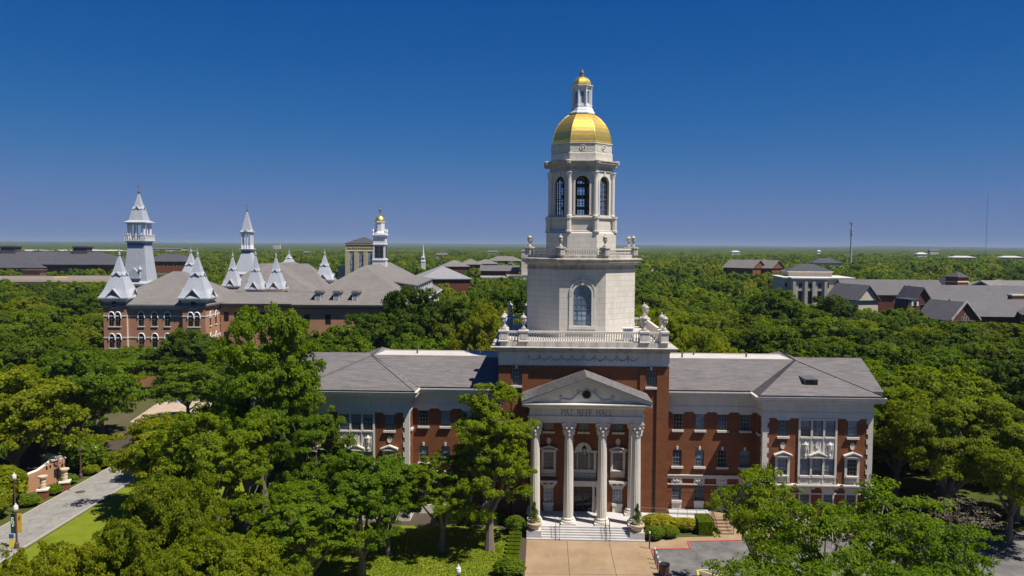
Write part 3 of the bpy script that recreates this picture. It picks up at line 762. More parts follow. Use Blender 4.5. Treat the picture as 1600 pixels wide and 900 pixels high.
def f(b):
    x, y, z = -.08, -2.2, 7.45
    b.tube([(x, y, 11.3), (x, y, z + 1.05)], .02, 5); b.lathe(x, y, [(.03, z + 1.1), (.28, z + .82), (.26, z + .8)], 8)
    for k in range(6):
        a = k * math.pi / 3; b.tube([(x + .23 * math.cos(a), y + .23 * math.sin(a), z + .8), (x + .17 * math.cos(a), y + .17 * math.sin(a), z + .1)], .018, 4)
    b.lathe(x, y, [(.17, z + .1), (.08, z), (.02, z - .12)], 8)
hl = part('hanging_lantern', 'iron', f)
g = MB(); g.lathe(-.08, -2.2, [(.15, 7.56), (.2, 8.24)], 6); g.build('lamp_glass', M['skyglass'], hl)

# ------------------------------------------------ wings and end pavilions
def mirror(side):
    """x of the two halves: the half on the gabled side is the mirror image of the other"""
    return (lambda x: x) if side > 0 else (lambda x: -x - .1)
PVX0, PVX1, PVY, WY = 18.25, 29.3, -1.3, 1.2
WINX = (9.97, 12.33, 14.71, 17.07)
for side in (1, -1):
    X = mirror(side)
    def bx(b, x0, x1, y0, y1, z0, z1):
        a, c = X(x0), X(x1); b.box(min(a, c), max(a, c), y0, y1, z0, z1)
    def hole(x, w, z0, z1, *r): return (X(x) - w / 2, X(x) + w / 2, z0, z1, *r)
    def span(x0, x1): a, c = X(x0), X(x1); return min(a, c), max(a, c)
    hw = [h for x in WINX for h in (hole(x, .96, 9.55, 11.24), hole(x, .98, 5.62, 7.4, .14), hole(x, .98, 1.95, 3.6))]
    def f(b):
        s0, s1 = span(8.8, PVX0); b.M = at(0, WY); b.wall(s0, s1, 0, 11.5, hw)
    part('wing_wall', 'brick', f)
    part('rear_wall', 'brick', lambda b: b.poly((span(8.8, PVX0)[0], 16.4, 0), (span(8.8, PVX0)[1], 16.4, 0), (span(8.8, PVX0)[1], 16.4, 13.1), (span(8.8, PVX0)[0], 16.4, 13.1)))
    def f(b):
        s0, s1 = span(8.76, PVX0)
        b.box(s0, s1, WY - .06, WY + .3, 11.48, 12.03); b.box(s0, s1, WY - .1, WY + .3, 12.03, 12.12); b.box(s0, s1, WY - .05, WY + .3, 12.12, 13.1)
        for x in WINX:
            c = X(x); b.extrude_y([(c - .56, 11.25), (c + .56, 11.25), (c + .76, 11.479), (c - .76, 11.479)], WY - .06, WY - .003)
    part('wing_frieze', 'trim', f)
    def f(b):
        s0, s1 = span(8.76, PVX0)
        for o0, z0, z1 in ((.2, 13.05, 13.15), (.5, 13.15, 13.27), (.84, 13.27, 13.55), (.95, 13.55, 13.68), (1.0, 13.68, 13.8)):
            e0, e1 = span(8.76, PVX0 - 1.0 + (1 - o0) * .0 + .1); b.box(e0, e1, WY - o0, WY + .2, z0, z1)
    part('wing_cornice', 'trim', f)
    def f(b):
        s0, s1 = span(8.76, PVX0 - .02)
        b.box(s0, s1, WY - .14, WY - .003, 4.35, 4.7); b.box(s0, s1, WY - .2, WY - .003, 4.62, 4.72); b.box(s0, s1, WY - .1, WY - .003, 3.62, 3.73)
        b.box(s0, s1, WY - .12, WY - .003, 0, .98)
    part('belt_course', 'trim', f)
    for x in WINX: part('keystone', 'trim', lambda b: b.box(X(x) - .1, X(x) + .1, WY - .1, WY - .003, 7.42, 7.78))
    def f(b):
        for x in WINX:
            c = X(x); b.box(c - .56, c + .56, WY - .07, WY - .003, 3.735, 4.345); b.box(c - .54, c + .54, WY - .2, WY - .003, 1.68, 1.94); b.box(c - .5, c + .5, WY - .06, WY - .003, .985, 1.675)
            b.tube([(c - .4 + .8 * t / 6, WY - .09, 4.15 - .16 * math.sin(math.pi * t / 6)) for t in range(7)], .05, 5); b.ball((c, WY - .08, 4.1), .11, 6)
    part('ground_window_panel', 'trim', f)
    part('brick_groove', 'iron', lambda b: [b.box(*span(8.9, PVX0 - .1), WY - .004, WY - .001, z, z + .04) for z in (1.9, 2.8)])
    for x in WINX:
        window(hall, X(x), WY + .1, 9.56, .96, 1.67, 3, 4, pane=pk(), sill='trim'); window(hall, X(x), WY + .1, 5.63, .98, 1.75, 3, 4, pane=pk(), sill='trim'); window(hall, X(x), WY + .1, 1.96, .98, 1.62, 3, 4, pane='glass')
    # pavilion
    sw = (20.28, 27.32); bw = (22.55, 23.79, 25.03)
    ph = [h for x in sw for h in (hole(x, .98, 9.6, 11.26), hole(x, 1.0, 5.6, 7.3), hole(x, .96, 1.95, 3.6))]
    ph += [hole(x, 1.0, 9.6, 11.26) for x in bw] + [hole(x, 1.0, 5.6, 7.28) for x in bw] + [hole(x, .94, 1.95, 3.6) for x in (22.62, 24.98)]
    def f(b):
        s0, s1 = span(PVX0, PVX1); b.M = at(0, PVY); b.wall(s0, s1, 0, 11.5, ph); b.M = None
        xo, xi = X(PVX1), X(PVX0)
        b.poly((xo, PVY, 0), (xo, 19, 0), (xo, 19, 13.1), (xo, PVY, 13.1)); b.poly((s0, 19, 0), (s1, 19, 0), (s1, 19, 13.1), (s0, 19, 13.1))
        b.M = at(xi, WY - .002, 0, -math.pi / 2) if side > 0 else at(xi, PVY, 0, math.pi / 2)
        L = WY - PVY; b.wall(0, L, 0, 11.5, [(L / 2 - .4, L / 2 + .4, 9.6, 11.26), (L / 2 - .4, L / 2 + .4, 5.6, 7.28)])
    part('pavilion_wall', 'brick', f)
    for z, h_ in ((9.61, 1.64), (5.61, 1.66)):
        window(hall, X(PVX0) + (.1 if side > 0 else -.1), (PVY + WY) / 2, z, .8, h_, 2, 4, rz=-math.pi / 2 if side > 0 else math.pi / 2, pane='glass', sill='trim')
    def f(b):
        r_ = rect(*span(PVX0, PVX1), PVY, 19.0)
        b.ring(r_, [(.02, 11.48), (.06, 11.5), (.06, 11.98), (.1, 12.0), (.1, 12.1), (.05, 12.12), (.05, 13.1)], bottom=False)
        for x in sw:
            c = X(x); b.extrude_y([(c - .56, 11.27), (c + .56, 11.27), (c + .76, 11.49), (c - .76, 11.49)], PVY - .06, PVY - .003)
    part('pavilion_frieze', 'trim', f)
    def f(b): b.ring(rect(*span(PVX0, PVX1), PVY, 19.0), [(.05, 13.05), (.2, 13.08), (.5, 13.18), (.84, 13.24), (.86, 13.5), (.95, 13.6), (1.0, 13.79), (.6, 13.81)])
    part('pavilion_cornice', 'trim', f)
    def f(b):
        s0, s1 = span(PVX0, PVX1)
        for i in range(13):
            z = 4.72 + i * .52; w_ = .6 if i % 2 == 0 else .44
            b.box(s0 - .05, s0 + w_, PVY - .06, PVY - .003, z, z + .515); b.box(s1 - w_, s1 + .05, PVY - .06, PVY - .003, z, z + .515)
            b.box(s0 - .06, s0 - .003, PVY - .003, PVY + w_ * .8, z, z + .515); b.box(s1 + .003, s1 + .06, PVY - .003, PVY + w_ * .8, z, z + .515)
        b.box(s0 - .05, s0 + .62, PVY - .07, PVY - .003, 0, 4.3); b.box(s1 - .62, s1 + .05, PVY - .07, PVY - .003, 0, 4.3)
    part('quoin', 'trim', f)
    def f(b):
        b.ring(rect(*span(PVX0, PVX1), PVY, 19.0), [(.003, 4.32), (.14, 4.34), (.14, 4.58), (.22, 4.62), (.22, 4.7), (.003, 4.72)], bottom=False, top=False)
        b.ring(rect(*span(PVX0, PVX1), PVY, 19.0), [(.003, 3.6), (.1, 3.61), (.1, 3.73), (.003, 3.74)], bottom=False, top=False)
        b.ring(rect(*span(PVX0, PVX1), PVY, 19.0), [(.12, 0), (.12, .95), (.003, .98)], bottom=False, top=False)
    part('belt_course', 'trim', f)
    for x in sw:
        c = X(x)
        part('window_surround', 'trim', lambda b: pediment_surround(b, c, 1.0, 5.6, 7.3, PVY, .8))
        part('balconette', 'iron', lambda b: balconette(b, c, 1.65, 4.74, PVY))
        part('oval_plaque', 'trim', lambda b: oval(b, c, 8.66, .25, .38, PVY))
        window(hall, c, PVY + .1, 9.61, .98, 1.64, 3, 4, pane=pk(), sill='trim'); window(hall, c, PVY + .1, 5.61, 1.0, 1.68, 3, 4, pane=pk())
    def f(b):
        c0 = X(23.79); y = PVY
        for dx in (-1.98, -.74, .5, 1.74)[:0]: pass
        for a, d_ in ((-1.96, -1.76), (-.72, -.52), (.52, .72), (1.76, 1.96)): b.box(c0 + a, c0 + d_, y - .13, y - .003, 4.74, 11.48)
        for j in (-1.24, 0, 1.24):
            b.box(c0 + j - .52, c0 + j + .52, y - .1, y - .003, 11.27, 11.479); b.box(c0 + j - .52, c0 + j + .52, y - .2, y - .003, 9.42, 9.59)
            b.box(c0 + j - .52, c0 + j + .52, y - .05, y - .003, 7.31, 9.419); b.box(c0 + j - .52, c0 + j + .52, y - .2, y - .003, 5.4, 5.58); b.box(c0 + j - .52, c0 + j + .52, y - .05, y - .003, 4.74, 5.39)
            if j:
                b.lathe(c0 + j, y - .1, [(.05, 7.62), (.12, 7.66), (.06, 7.85), (.2, 8.3), (.24, 8.75), (.27, 8.8), (.12, 9.0), (.04, 9.1)], 10)
                for s_ in (-1, 1): b.tube([(c0 + j + s_ * .3, y - .07, 8.9 - t * .2 + .04 * math.sin(t * 2)) for t in range(6)], [.05, .08, .05, .07, .05, .03], 5)
            else: oval(b, c0, 8.75, .25, .36, y - .05)
        e = .92
        b.box(c0 - e, c0 + e, y - .42, y - .13, 7.46, 7.6)
        for s_ in (-1, 1): b.extrude_y([(c0 + s_ * e, 7.6), (c0, 8.0), (c0, 8.12), (c0 + s_ * e, 7.74)], y - .46, y - .06)
        b.extrude_y([(c0 - e + .1, 7.602), (c0 + e - .1, 7.602), (c0, 8.02)], y - .2, y - .06)
    part('bay_surround', 'trim', f)
    part('balconette', 'iron', lambda b: balconette(b, X(23.79), 3.95, 4.74, PVY, .72, .46))
    for x in bw: window(hall, X(x), PVY + .1, 9.61, 1.0, 1.64, 3, 4, pane=pk()); window(hall, X(x), PVY + .1, 5.61, 1.0, 1.66, 3, 4, pane=pk())
    def f(b):
        y = PVY
        for c, w_ in ((X(20.28), .98), (X(22.62), .94), (X(24.98), .94), (X(27.32), .98)):
            b.box(c - .62, c - w_ / 2, y - .09, y - .003, .98, 3.6); b.box(c + w_ / 2, c + .62, y - .09, y - .003, .98, 3.6); b.box(c - .62, c + .62, y - .12, y - .003, 3.745, 4.315)
            b.box(c - .62, c + .62, y - .22, y - .003, 1.7, 1.94); b.box(c - .85, c - .6, y - .5, y - .22, 4.25, 4.6); b.box(c + .6, c + .85, y - .5, y - .22, 4.25, 4.6)
        b.box(X(23.79) - 2.2, X(23.79) + 2.2, y - .62, y - .223, 4.6, 4.735)
        for x in sw: b.box(X(x) - 1.0, X(x) + 1.0, y - .62, y - .223, 4.6, 4.735)
    part('ground_window_surround', 'trim', f)
    for x in (20.28, 22.62, 24.98, 27.32): window(hall, X(x), PVY + .1, 1.96, .95, 1.62, 3, 4, pane='glass')
    # side gable
    def f(b):
        xg = X(31.2); a, c = min(X(29.3), xg), max(X(29.3), xg)
        b.poly((a, 3.9, 0), (c, 3.9, 0), (c, 3.9, 13.1), (a, 3.9, 13.1)); b.poly((a, 14.7, 0), (c, 14.7, 0), (c, 14.7, 13.1), (a, 14.7, 13.1)); b.poly((xg, 3.9, 0), (xg, 14.7, 0), (xg, 14.7, 13.1), (xg, 3.9, 13.1))
    part('side_bay_wall', 'brick', f)
    def f(b):
        a, c = span(29.3, 31.2); b.box(a, c, 3.85, 14.75, 12.0, 13.1)
        a, c = span(29.3, 32.0); b.box(a, c, 3.1, 15.5, 13.101, 13.5)
        xg = X(31.2); b.poly((xg, 3.3, 13.5), (xg, 15.3, 13.5), (xg, 9.3, 16.2))
    part('side_bay_frieze', 'trim', f)
    # roofs
    def f(b):
        s0, s1 = span(8.78, 23.78); x_in = X(8.78)
        b.add([(s0, WY - .82, 13.83), (s1, WY - .82, 13.83), (s1, 6.9, 16.25), (s0, 6.9, 16.25), (s1, 11.2, 16.25), (s0, 11.2, 16.25), (s1, 17.5, 13.83), (s0, 17.5, 13.83)],
              [(0, 1, 2, 3), (3, 2, 4, 5), (5, 4, 6, 7), (0, 7, 6, 1)])
    part('wing_roof', 'shingle', f)
    def f(b):
        s0, s1 = span(PVX0 - .75, PVX1 + .93); m_ = (s0 + s1) / 2; y0, y1 = PVY - .82, 19.6
        b.add([(s0, y0, 13.83), (s1, y0, 13.83), (s1, y1, 13.83), (s0, y1, 13.83), (m_, 6.6, 16.3), (m_, 12.4, 16.6)], [(0, 1, 4), (1, 2, 5, 4), (2, 3, 5), (3, 0, 4, 5), (0, 3, 2, 1)])
    part('pavilion_roof', 'shingle', f)
    def f(b):
        xa, xb, xm = X(PVX0 - .75), X(PVX1 + .93), (X(PVX0 - .75) + X(PVX1 + .93)) / 2
        b.tube([(xb, PVY - .82, 13.86), (xm, 6.6, 16.33)], .035, 4); b.tube([(xa, PVY - .82, 13.86), (xm, 6.6, 16.33)], .03, 4); b.tube([(xm, 6.6, 16.33), (xm, 12.4, 16.63)], .05, 4)
        b.tube([(X(PVX0 - .7), WY - .8, 13.88), (xm, 6.95, 16.36)], .035, 4)
    part('roof_flashing', 'iron', f)
    if side > 0:
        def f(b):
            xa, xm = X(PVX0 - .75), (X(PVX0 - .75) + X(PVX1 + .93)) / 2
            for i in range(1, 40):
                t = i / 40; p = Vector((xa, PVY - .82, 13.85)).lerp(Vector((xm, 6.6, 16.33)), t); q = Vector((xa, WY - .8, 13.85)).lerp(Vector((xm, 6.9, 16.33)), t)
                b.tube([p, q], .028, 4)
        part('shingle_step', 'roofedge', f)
    def f(b):
        a, c = span(24.5, 32.15)
        b.add([(a, 3.0, 13.56), (c, 3.0, 13.56), (c, 9.3, 16.3), (a, 9.3, 16.3), (c, 15.6, 13.56), (a, 15.6, 13.56), (a, 3.0, 13.5), (c, 3.0, 13.5), (c, 15.6, 13.5), (a, 15.6, 13.5)],
              [(0, 1, 2, 3), (3, 2, 4, 5), (6, 7, 1, 0), (7, 8, 4, 1), (9, 8, 4, 5), (6, 7, 8, 9)])
    part('gable_roof', 'shingle', f)
    def f(b):
        s0, s1 = span(8.8, 23.6)
        b.box(s0, s1, 6.95, 11.15, 16.251, 16.32); b.box(s0, s1, 6.85, 7.0, 16.252, 16.42); b.box(s0, s1, 11.1, 11.25, 16.252, 16.42)
    part('flat_roof', 'membrane', f)
    for x, y in ((11.5, 8.0), (13.2, 10.2), (19, 9)): part('vent_pipe', 'leadgrey', lambda b: b.tube([(X(x), y, 16.3), (X(x), y, 16.85)], .1, 8))
    def f(b):
        a, c = span(8.8, 17.3); b.box(a, c, WY - .93, WY - .78, 13.801, 13.95)
        a, c = span(17.5, 30.05); b.box(a, c, PVY - .93, PVY - .78, 13.811, 13.95)
    part('gutter', 'iron', f)
vt = part('roof_vent', 'leadgrey', lambda b: b.extrude_y([(0, 0), (0, 0), (0, 0)], 0, 0) if 0 else (b.add([(23.0, .6, 14.4), (24.35, .6, 14.4), (24.35, .6, 15.2), (23.0, .6, 15.2), (23.0, 3.2, 15.25), (24.35, 3.2, 15.25)], [(0, 1, 2, 3), (3, 2, 5, 4), (0, 3, 4), (1, 5, 2)])))
g = MB(); g.box(23.08, 24.27, .57, .598, 14.5, 15.12); g.build('louver', M['darkglass'], vt)
# ---------------------------------------------------------------- ground, roads, lawn
def ground_mat():
    m, nt, bs = new_mat('ground_cover'); v = objco(nt)
    n1 = noise(nt, v, .02, 8, .6); n2 = noise(nt, v, .9, 6, .7)
    c = ramp(nt, n1, (.35, (.050, .060, .014)), (.5, (.075, .090, .018)), (.62, (.085, .078, .040)), (.72, (.13, .11, .08)))
    c = mix(nt, 1.0, c, mix(nt, n2, (.6, .6, .6), (1.35, 1.35, 1.3)), 'MULTIPLY')
    nt.links.new(c, bs.inputs['Base Color']); bs.inputs['Roughness'].default_value = .95; bs.inputs['Specular IOR Level'].default_value = .1
    return m
def lawn_mat():
    m, nt, bs = new_mat('lawn_grass'); v = objco(nt)
    n1 = noise(nt, v, .35, 8, .65); n2 = noise(nt, v, 7, 5, .7); n3 = noise(nt, mapped(nt, v, (.4, 2.4, 1)), .8, 3)
    c = ramp(nt, n1, (.3, (.10, .14, .008)), (.5, (.145, .185, .010)), (.72, (.20, .21, .025)))
    c = mix(nt, 1.0, c, mix(nt, n2, (.6, .62, .6), (1.3, 1.3, 1.2)), 'MULTIPLY'); c = mix(nt, 1.0, c, mix(nt, n3, (.85, .85, .85), (1.12, 1.12, 1.1)), 'MULTIPLY')
    nt.links.new(c, bs.inputs['Base Color']); bs.inputs['Roughness'].default_value = .9; bs.inputs['Specular IOR Level'].default_value = .15
    bump(nt, n2, bs, .6, .06); return m
def paving_mat(name, c1, c2, sc=.5, cracks=True, dark=.75, jw=None):
    m, nt, bs = new_mat(name); v = objco(nt)
    c = mix(nt, ramp(nt, noise(nt, v, sc, 9, .62), (.35, (0, 0, 0)), (.65, (1, 1, 1))), c1, c2)
    c = mix(nt, 1.0, c, mix(nt, noise(nt, v, 9, 4), (.88, .88, .88), (1.1, 1.1, 1.1)), 'MULTIPLY')
    c = mix(nt, 1.0, c, ramp(nt, noise(nt, mapped(nt, v, (1, .3, 1)), .9, 6, .7), (.30, (dark,) * 3), (.48, (1, 1, 1))), 'MULTIPLY')
    if jw:
        b = node(nt, 'ShaderNodeTexBrick', Scale=1.0, offset=0.0); b.inputs['Brick Width'].default_value = jw[0]; b.inputs['Row Height'].default_value = jw[1]; b.inputs['Mortar Size'].default_value = .02
        b.inputs['Color1'].default_value = b.inputs['Color2'].default_value = (1, 1, 1, 1); b.inputs['Mortar'].default_value = (.6, .58, .55, 1); nt.links.new(v, b.inputs['Vector'])
        c = mix(nt, 1.0, c, b.outputs[0], 'MULTIPLY')
    if cracks:
        vo = node(nt, 'ShaderNodeTexVoronoi', Scale=.32, feature='DISTANCE_TO_EDGE')
        a = node(nt, 'ShaderNodeVectorMath', operation='ADD'); nz = nt.nodes.new('ShaderNodeTexNoise'); nz.inputs['Scale'].default_value = .8
        nt.links.new(v, nz.inputs[0]); nt.links.new(v, a.inputs[0]); nt.links.new(nz.outputs['Color'], a.inputs[1]); nt.links.new(a.outputs[0], vo.inputs['Vector'])
        c = mix(nt, 1.0, c, ramp(nt, vo.outputs[0], (.0, (.62, .6, .58)), (.012, (1, 1, 1))), 'MULTIPLY')
    nt.links.new(c, bs.inputs['Base Color']); bs.inputs['Roughness'].default_value = .88; bs.inputs['Specular IOR Level'].default_value = .25
    return m
M['ground'] = ground_mat(); M['lawn'] = lawn_mat()
M['asphalt'] = paving_mat('weathered_asphalt', (.10, .096, .096), (.175, .165, .16))
M['road'] = paving_mat('worn_concrete_road', (.21, .20, .185), (.28, .265, .245), .6, jw=(3.2, 6))
M['tan'] = paving_mat('tan_concrete', (.26, .175, .105), (.33, .235, .145), .35, False, .85)
M['pinkpath'] = paving_mat('pinkish_path', (.36, .27, .21), (.46, .36, .29), .6, False)
M['kerb'] = plain('kerb_concrete', (.34, .31, .28), .85)
M['redpaint'] = plain('red_kerb_paint', (.42, .07, .06), .7, var=.25)
M['yellowpaint'] = plain('yellow_road_paint', (.65, .45, .06), .7, var=.2)
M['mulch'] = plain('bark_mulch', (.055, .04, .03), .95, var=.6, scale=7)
def sheet(name, pts, z, mat, kind='structure'):
    b = MB(); b.poly(*[(x, y, z) for x, y in pts]); return tag(b.build(name, M[mat]), kind=kind)
sheet('ground', [(-26000, -300), (26000, -300), (26000, 32000), (-26000, 32000)], 0, 'ground')
def Lp(pts): return [L2W(*p) for p in pts]
sheet('lawn', Lp([(-38, -60), (-7.9, -60), (-7.5, -9), (-7.4, -4.0), (-9.2, -2.2), (-38, -3)]), .008, 'lawn')
sheet('roadside_lawn', [(-45.9, 40), (-30, 40), (-30, 100), (-45.9, 95)], .012, 'lawn')
sheet('quad_lawn', [(-70, 158), (-58, 166), (-58, 175), (-76, 175)], .012, 'lawn')
sheet('far_lawn', [(30, 128), (40, 122), (45, 150), (33, 150)], .012, 'lawn')
sheet('campus_road', [(-51.9, 30), (-46.6, 30), (-46.2, 118), (-51.6, 118)], .016, 'road')
sheet('tan_walk', [(-62, 128), (-53, 124), (-53.5, 143), (-57.6, 147), (-64.6, 145)], .014, 'pinkpath')
sheet('red_walk', [(-72, 157), (-60, 157.5), (-60, 160), (-72, 159.6)], .018, 'pinkpath')
sheet('quad_walk', [(26, 120), (35, 118), (34, 121), (29, 150), (25, 170), (22, 170), (26, 145)], .018, 'pinkpath')
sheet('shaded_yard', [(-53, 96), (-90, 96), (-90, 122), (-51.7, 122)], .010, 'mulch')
sheet('plaza', Lp([(-5.86, -70), (6.05, -70), (6.0, -7.9), (6.0, -6.1), (-5.86, -6.1)]), .02, 'tan')
sheet('plaza_walk', Lp([(6.002, -7.8), (9.8, -7.4), (9.86, -5.6), (34, -2.8), (34, 1), (12.9, -.4), (12.9, -4.2), (6.002, -5.0)]), .018, 'tan')
sheet('parking_lot', Lp([(6.2, -70), (70, -70), (70, 1.0), (47, -.5), (34, -2.95), (9.95, -5.8), (9.9, -7.6), (6.2, -8.0)]), .012, 'asphalt')
sheet('planting_bed', Lp([(-7.5, -60), (-5.9, -60), (-5.9, -4.8), (-9.2, 1.1), (-18.5, 1.1), (-18.5, -1.5), (-33, -1.5), (-33, -3.0), (-9.0, -2.6), (-7.5, -5)]), .014, 'mulch')
sheet('shrub_bed', Lp([(5.9, -6.0), (6.2, -5.1), (8.4, -5.3), (9.0, -3.7), (12.8, -3.7), (12.8, .9), (5.9, .9)]), .024, 'mulch')
def strip(name, pts, w, z0, z1, mat, kind='structure'):
    b = MB()
    for i in range(len(pts) - 1):
        p, q = Vector(pts[i]), Vector(pts[i + 1]); rail(b, p, q, z0, z1, w)
    return tag(b.build(name, M[mat]), kind=kind)
strip('road_kerb', [(-52.0, 30), (-51.7, 118)], .22, 0, .14, 'kerb'); strip('road_kerb', [(-46.5, 30), (-46.1, 100)], .22, 0, .13, 'kerb')
strip('red_kerb', Lp([(6.12, -40), (6.12, -7.86), (9.92, -7.5), (9.95, -5.68), (34, -2.85)]), .14, 0, .05, 'redpaint')
def f():
    b = MB(); z = .018
    for (x0, y0), (x1, y1) in zip(Lp([(9.6, -12.5), (11.4, -12.4), (11.6, -14.2), (9.6, -12.5), (9.2, -16)]), Lp([(11.4, -12.4), (11.6, -14.2), (9.6, -12.5), (9.2, -16), (11.8, -16)])):
        rail(b, (x0, y0), (x1, y1), z, z + .003, .14)
    tag(b.build('painted_marking', M['yellowpaint']), kind='structure')
f()
b = MB()
for pts in ([(-1.9, -6.15), (-1.95, -40)], [(2.2, -6.15), (2.25, -40)], [(-5.8, -14.2), (6.0, -13.9)], [(-5.8, -23), (6, -22.8)]):
    p, q = Lp(pts); rail(b, p, q, .021, .024, .045)
tag(b.build('plaza_joint', M['mulch']), kind='structure')
b = MB(); b.lathe(-50.2, 91.4, [(.55, .017), (.55, .03), (.5, .035)], 20); tag(b.build('manhole_cover', M['timber']), 'rusty round manhole cover in the concrete campus road', 'manhole cover')
b = MB(); b.lathe(-49.6, 110, [(.5, .017), (.5, .03)], 20); tag(b.build('manhole_cover', M['timber']), 'far rusty manhole cover in the road by the shaded trees', 'manhole cover')
b = MB(); b.tube([(-64.2, 144.6, .1), (-61, 145.2, .12), (-57.8, 146.4, .1), (-56.4, 148.6, .1)], .16, 5)
M['bluepaint'] = plain('blue_kerb_paint', (.05, .16, .42), .6); tag(b.build('blue_kerb', M['bluepaint']), kind='structure')

# ramp, side steps and their rails beside the portico
def f(b):
    b.extrude_y([(5.76, 0), (12.6, 0), (12.6, .75), (5.76, 1.0)], -1.5, -.2)
    b.box(9.0, 13.2, -.195, .995, 0, 1.05)
part('ramp', 'porch', f)
def f(b):
    for y in (-1.45,):
        for zz in (.45, .95): b.tube([(5.8, y, 1.0 + zz), (12.6, y, .75 + zz)], .025, 5)
        for i in range(8):
            x = 5.8 + i * .97; b.tube([(x, y, .8), (x, y, 1.96 - (x - 5.8) * .0368)], .022, 5)
part('ramp_rail', 'leadgrey', f)
def f(b):
    for i in range(5): b.box(13.3, 14.9, -3.6 + i * .5, -3.1 + i * .5 - .002, 0, .18 * (i + 1))
    b.box(13.25, 18.0, -1.05, .99, 0, .9)
part('side_steps', 'tan', f)
def f(b):
    for x in (13.25, 14.95):
        b.tube([(x, -3.6, .1), (x, -3.6, 1.1), (x, -1.1, 1.9), (x, -1.1, .9)], .03, 5)
        for i in range(6): b.tube([(x, -3.4 + i * .42, .2 + i * .14), (x, -3.4 + i * .42, 1.15 + i * .135)], .016, 4)
part('side_rail', 'iron', f)

# ---------------------------------------------------------------- the turreted hall (nearer of the two)
def spire(parent, x, y, w, z0, top, body=None, brickz=None, cross=False, win=True):
    """steep pale metal turret roof over a square brick turret: gablets at the eave and at the kink, ball and rod"""
    h = top - z0; e = w / 2 + .75
    r = empty('turret', (x, y, 0)); r.parent = parent
    b = MB(); sq = lambda q: rect(-q, q, -q, q)
    b.ring(sq(0), [(e, z0 - .25), (e, z0), (e * .90, z0 + h * .05), (e * .74, z0 + h * .15), (e * .38, z0 + h * .46), (e * .42, z0 + h * .465), (e * .40, z0 + h * .485), (e * .31, z0 + h * .54), (.07, top - .9), (.03, top - .8)])
    for k in range(4):
        b.M = at(0, 0, 0, k * math.pi / 2)
        g = w * .36; yy = -e - .05; zb = z0 - .25; zt = z0 + h * .17
        b.extrude_y([(-g, zb), (-g - .18, zb), (-.0, zt + .22), (g + .18, zb), (g, zb), (0, zt)], yy, -e * .72)
        g = w * .17; yy = -e * .46; zb = z0 + h * .45; zt = z0 + h * .54
        b.extrude_y([(-g - .1, zb), (0, zt), (g + .1, zb), (g - .05, zb - .05), (0, zt - .2), (-g + .05, zb - .05)], yy, -e * .3)
        b.M = None
    b.build('spire_roof', M['silver'], r)
    b = MB(); b.ball((0, 0, top - .62), .24, 6); b.lathe(0, 0, [(.3, top - .95), (.12, top - .8)], 8); b.tube([(0, 0, top - .5), (0, 0, top + .9)], [.06, .02], 5)
    if cross: b.tube([(-.45, 0, top + .35), (.45, 0, top + .35)], .035, 4); b.tube([(0, 0, top + .9), (0, 0, top + 1.4)], .02, 4)
    b.build('spire_finial', M['copper' if cross else 'silver'], r)
    b = MB(); q = w / 2; bz = 0 if brickz is None else brickz
    b.box(-q, q, -q, q, bz, z0 - .26)
    for k in range(4):
        b.M = at(0, 0, 0, k * math.pi / 2); b.extrude_y([(-w * .36, z0 - .26), (w * .36, z0 - .26), (0, z0 + h * .17)], -e + .25, -e * .74)
    b.build('turret_wall', M[body or 'pinkbrick'], r)
    b = MB(); b.ring(sq(0), [(q + .03, z0 - .95), (q + .12, z0 - .8), (q + .5, z0 - .26)], bottom=True)
    b.build('turret_cornice', M['white'], r)
    if win:
        b = MB()
        for k in range(4):
            b.M = at(0, 0, 0, k * math.pi / 2); b.extrude_y([(-.5, z0 - 2.0), (.5, z0 - 2.0), (.5, z0 - .8), (0, z0 + .1), (-.5, z0 - .8)], -q - .14, -q - .02)
        b.build('turret_window', M['darkglass'], r)
        for k in range(4):
            b = MB(); b.M = at(0, 0, 0, k * math.pi / 2); b.tube([(-.62, -q - .16, z0 - .95), (0, -q - .5, z0 + .2), (.62, -q - .16, z0 - .95)], .11, 4); b.build('window_hood', M['white'], r)
            b = MB(); b.M = at(0, 0, 0, k * math.pi / 2); b.box(-.62, .62, -q - .2, -q - .02, z0 - 2.18, z0 - 2.02); b.build('window_sill', M['white'], r)
    return r
def hood_window(parent, x, y, z, w, h, rz=0, pair=False):
    """dark sash window under a pale arched hood; origin at the middle of its sill"""
    key = ('hood', w, h)
    if key not in WCACHE:
        a = MB(); a.extrude_y([(-w / 2, 0), (w / 2, 0), (w / 2, h - .2), (w * .3, h), (-w * .3, h), (-w / 2, h - .2)], -.03, -.005)
        c = MB(); n = 8; r0 = w / 2 + .08
        c.tube([(-w / 2 - .2, -.1, h - .95), (-w / 2 - .14, -.1, h - .2)] + [(-r0 * math.cos(math.pi * i / n), -.1, h - .15 + .48 * math.sin(math.pi * i / n)) for i in range(n + 1)] + [(w / 2 + .14, -.1, h - .2), (w / 2 + .2, -.1, h - .95)], .12, 4)
        sl = MB(); sl.box(-w / 2 - .2, w / 2 + .2, -.16, -.003, -.22, -.01)
        f_ = MB(); f_.box(-w / 2, w / 2, -.05, -.032, h * .48, h * .52); f_.box(-.03, .03, -.05, -.032, 0, h)
        WCACHE[key] = (a.mesh('window', M['darkglass']), c.mesh('hood', M['white']), f_.mesh('sash_bar', M['leadgrey']), sl.mesh('sill', M['white']))
    me, hm, fm, slm = WCACHE[key]
    o = bpy.data.objects.new('window', me); COL.objects.link(o); o.parent = parent; o.location = (x, y, z); o.rotation_euler = (0, 0, rz)
    for n_, q in (('hood', hm), ('sash_bar', fm), ('sill', slm)):
        c = bpy.data.objects.new(n_, q); COL.objects.link(c); c.parent = o
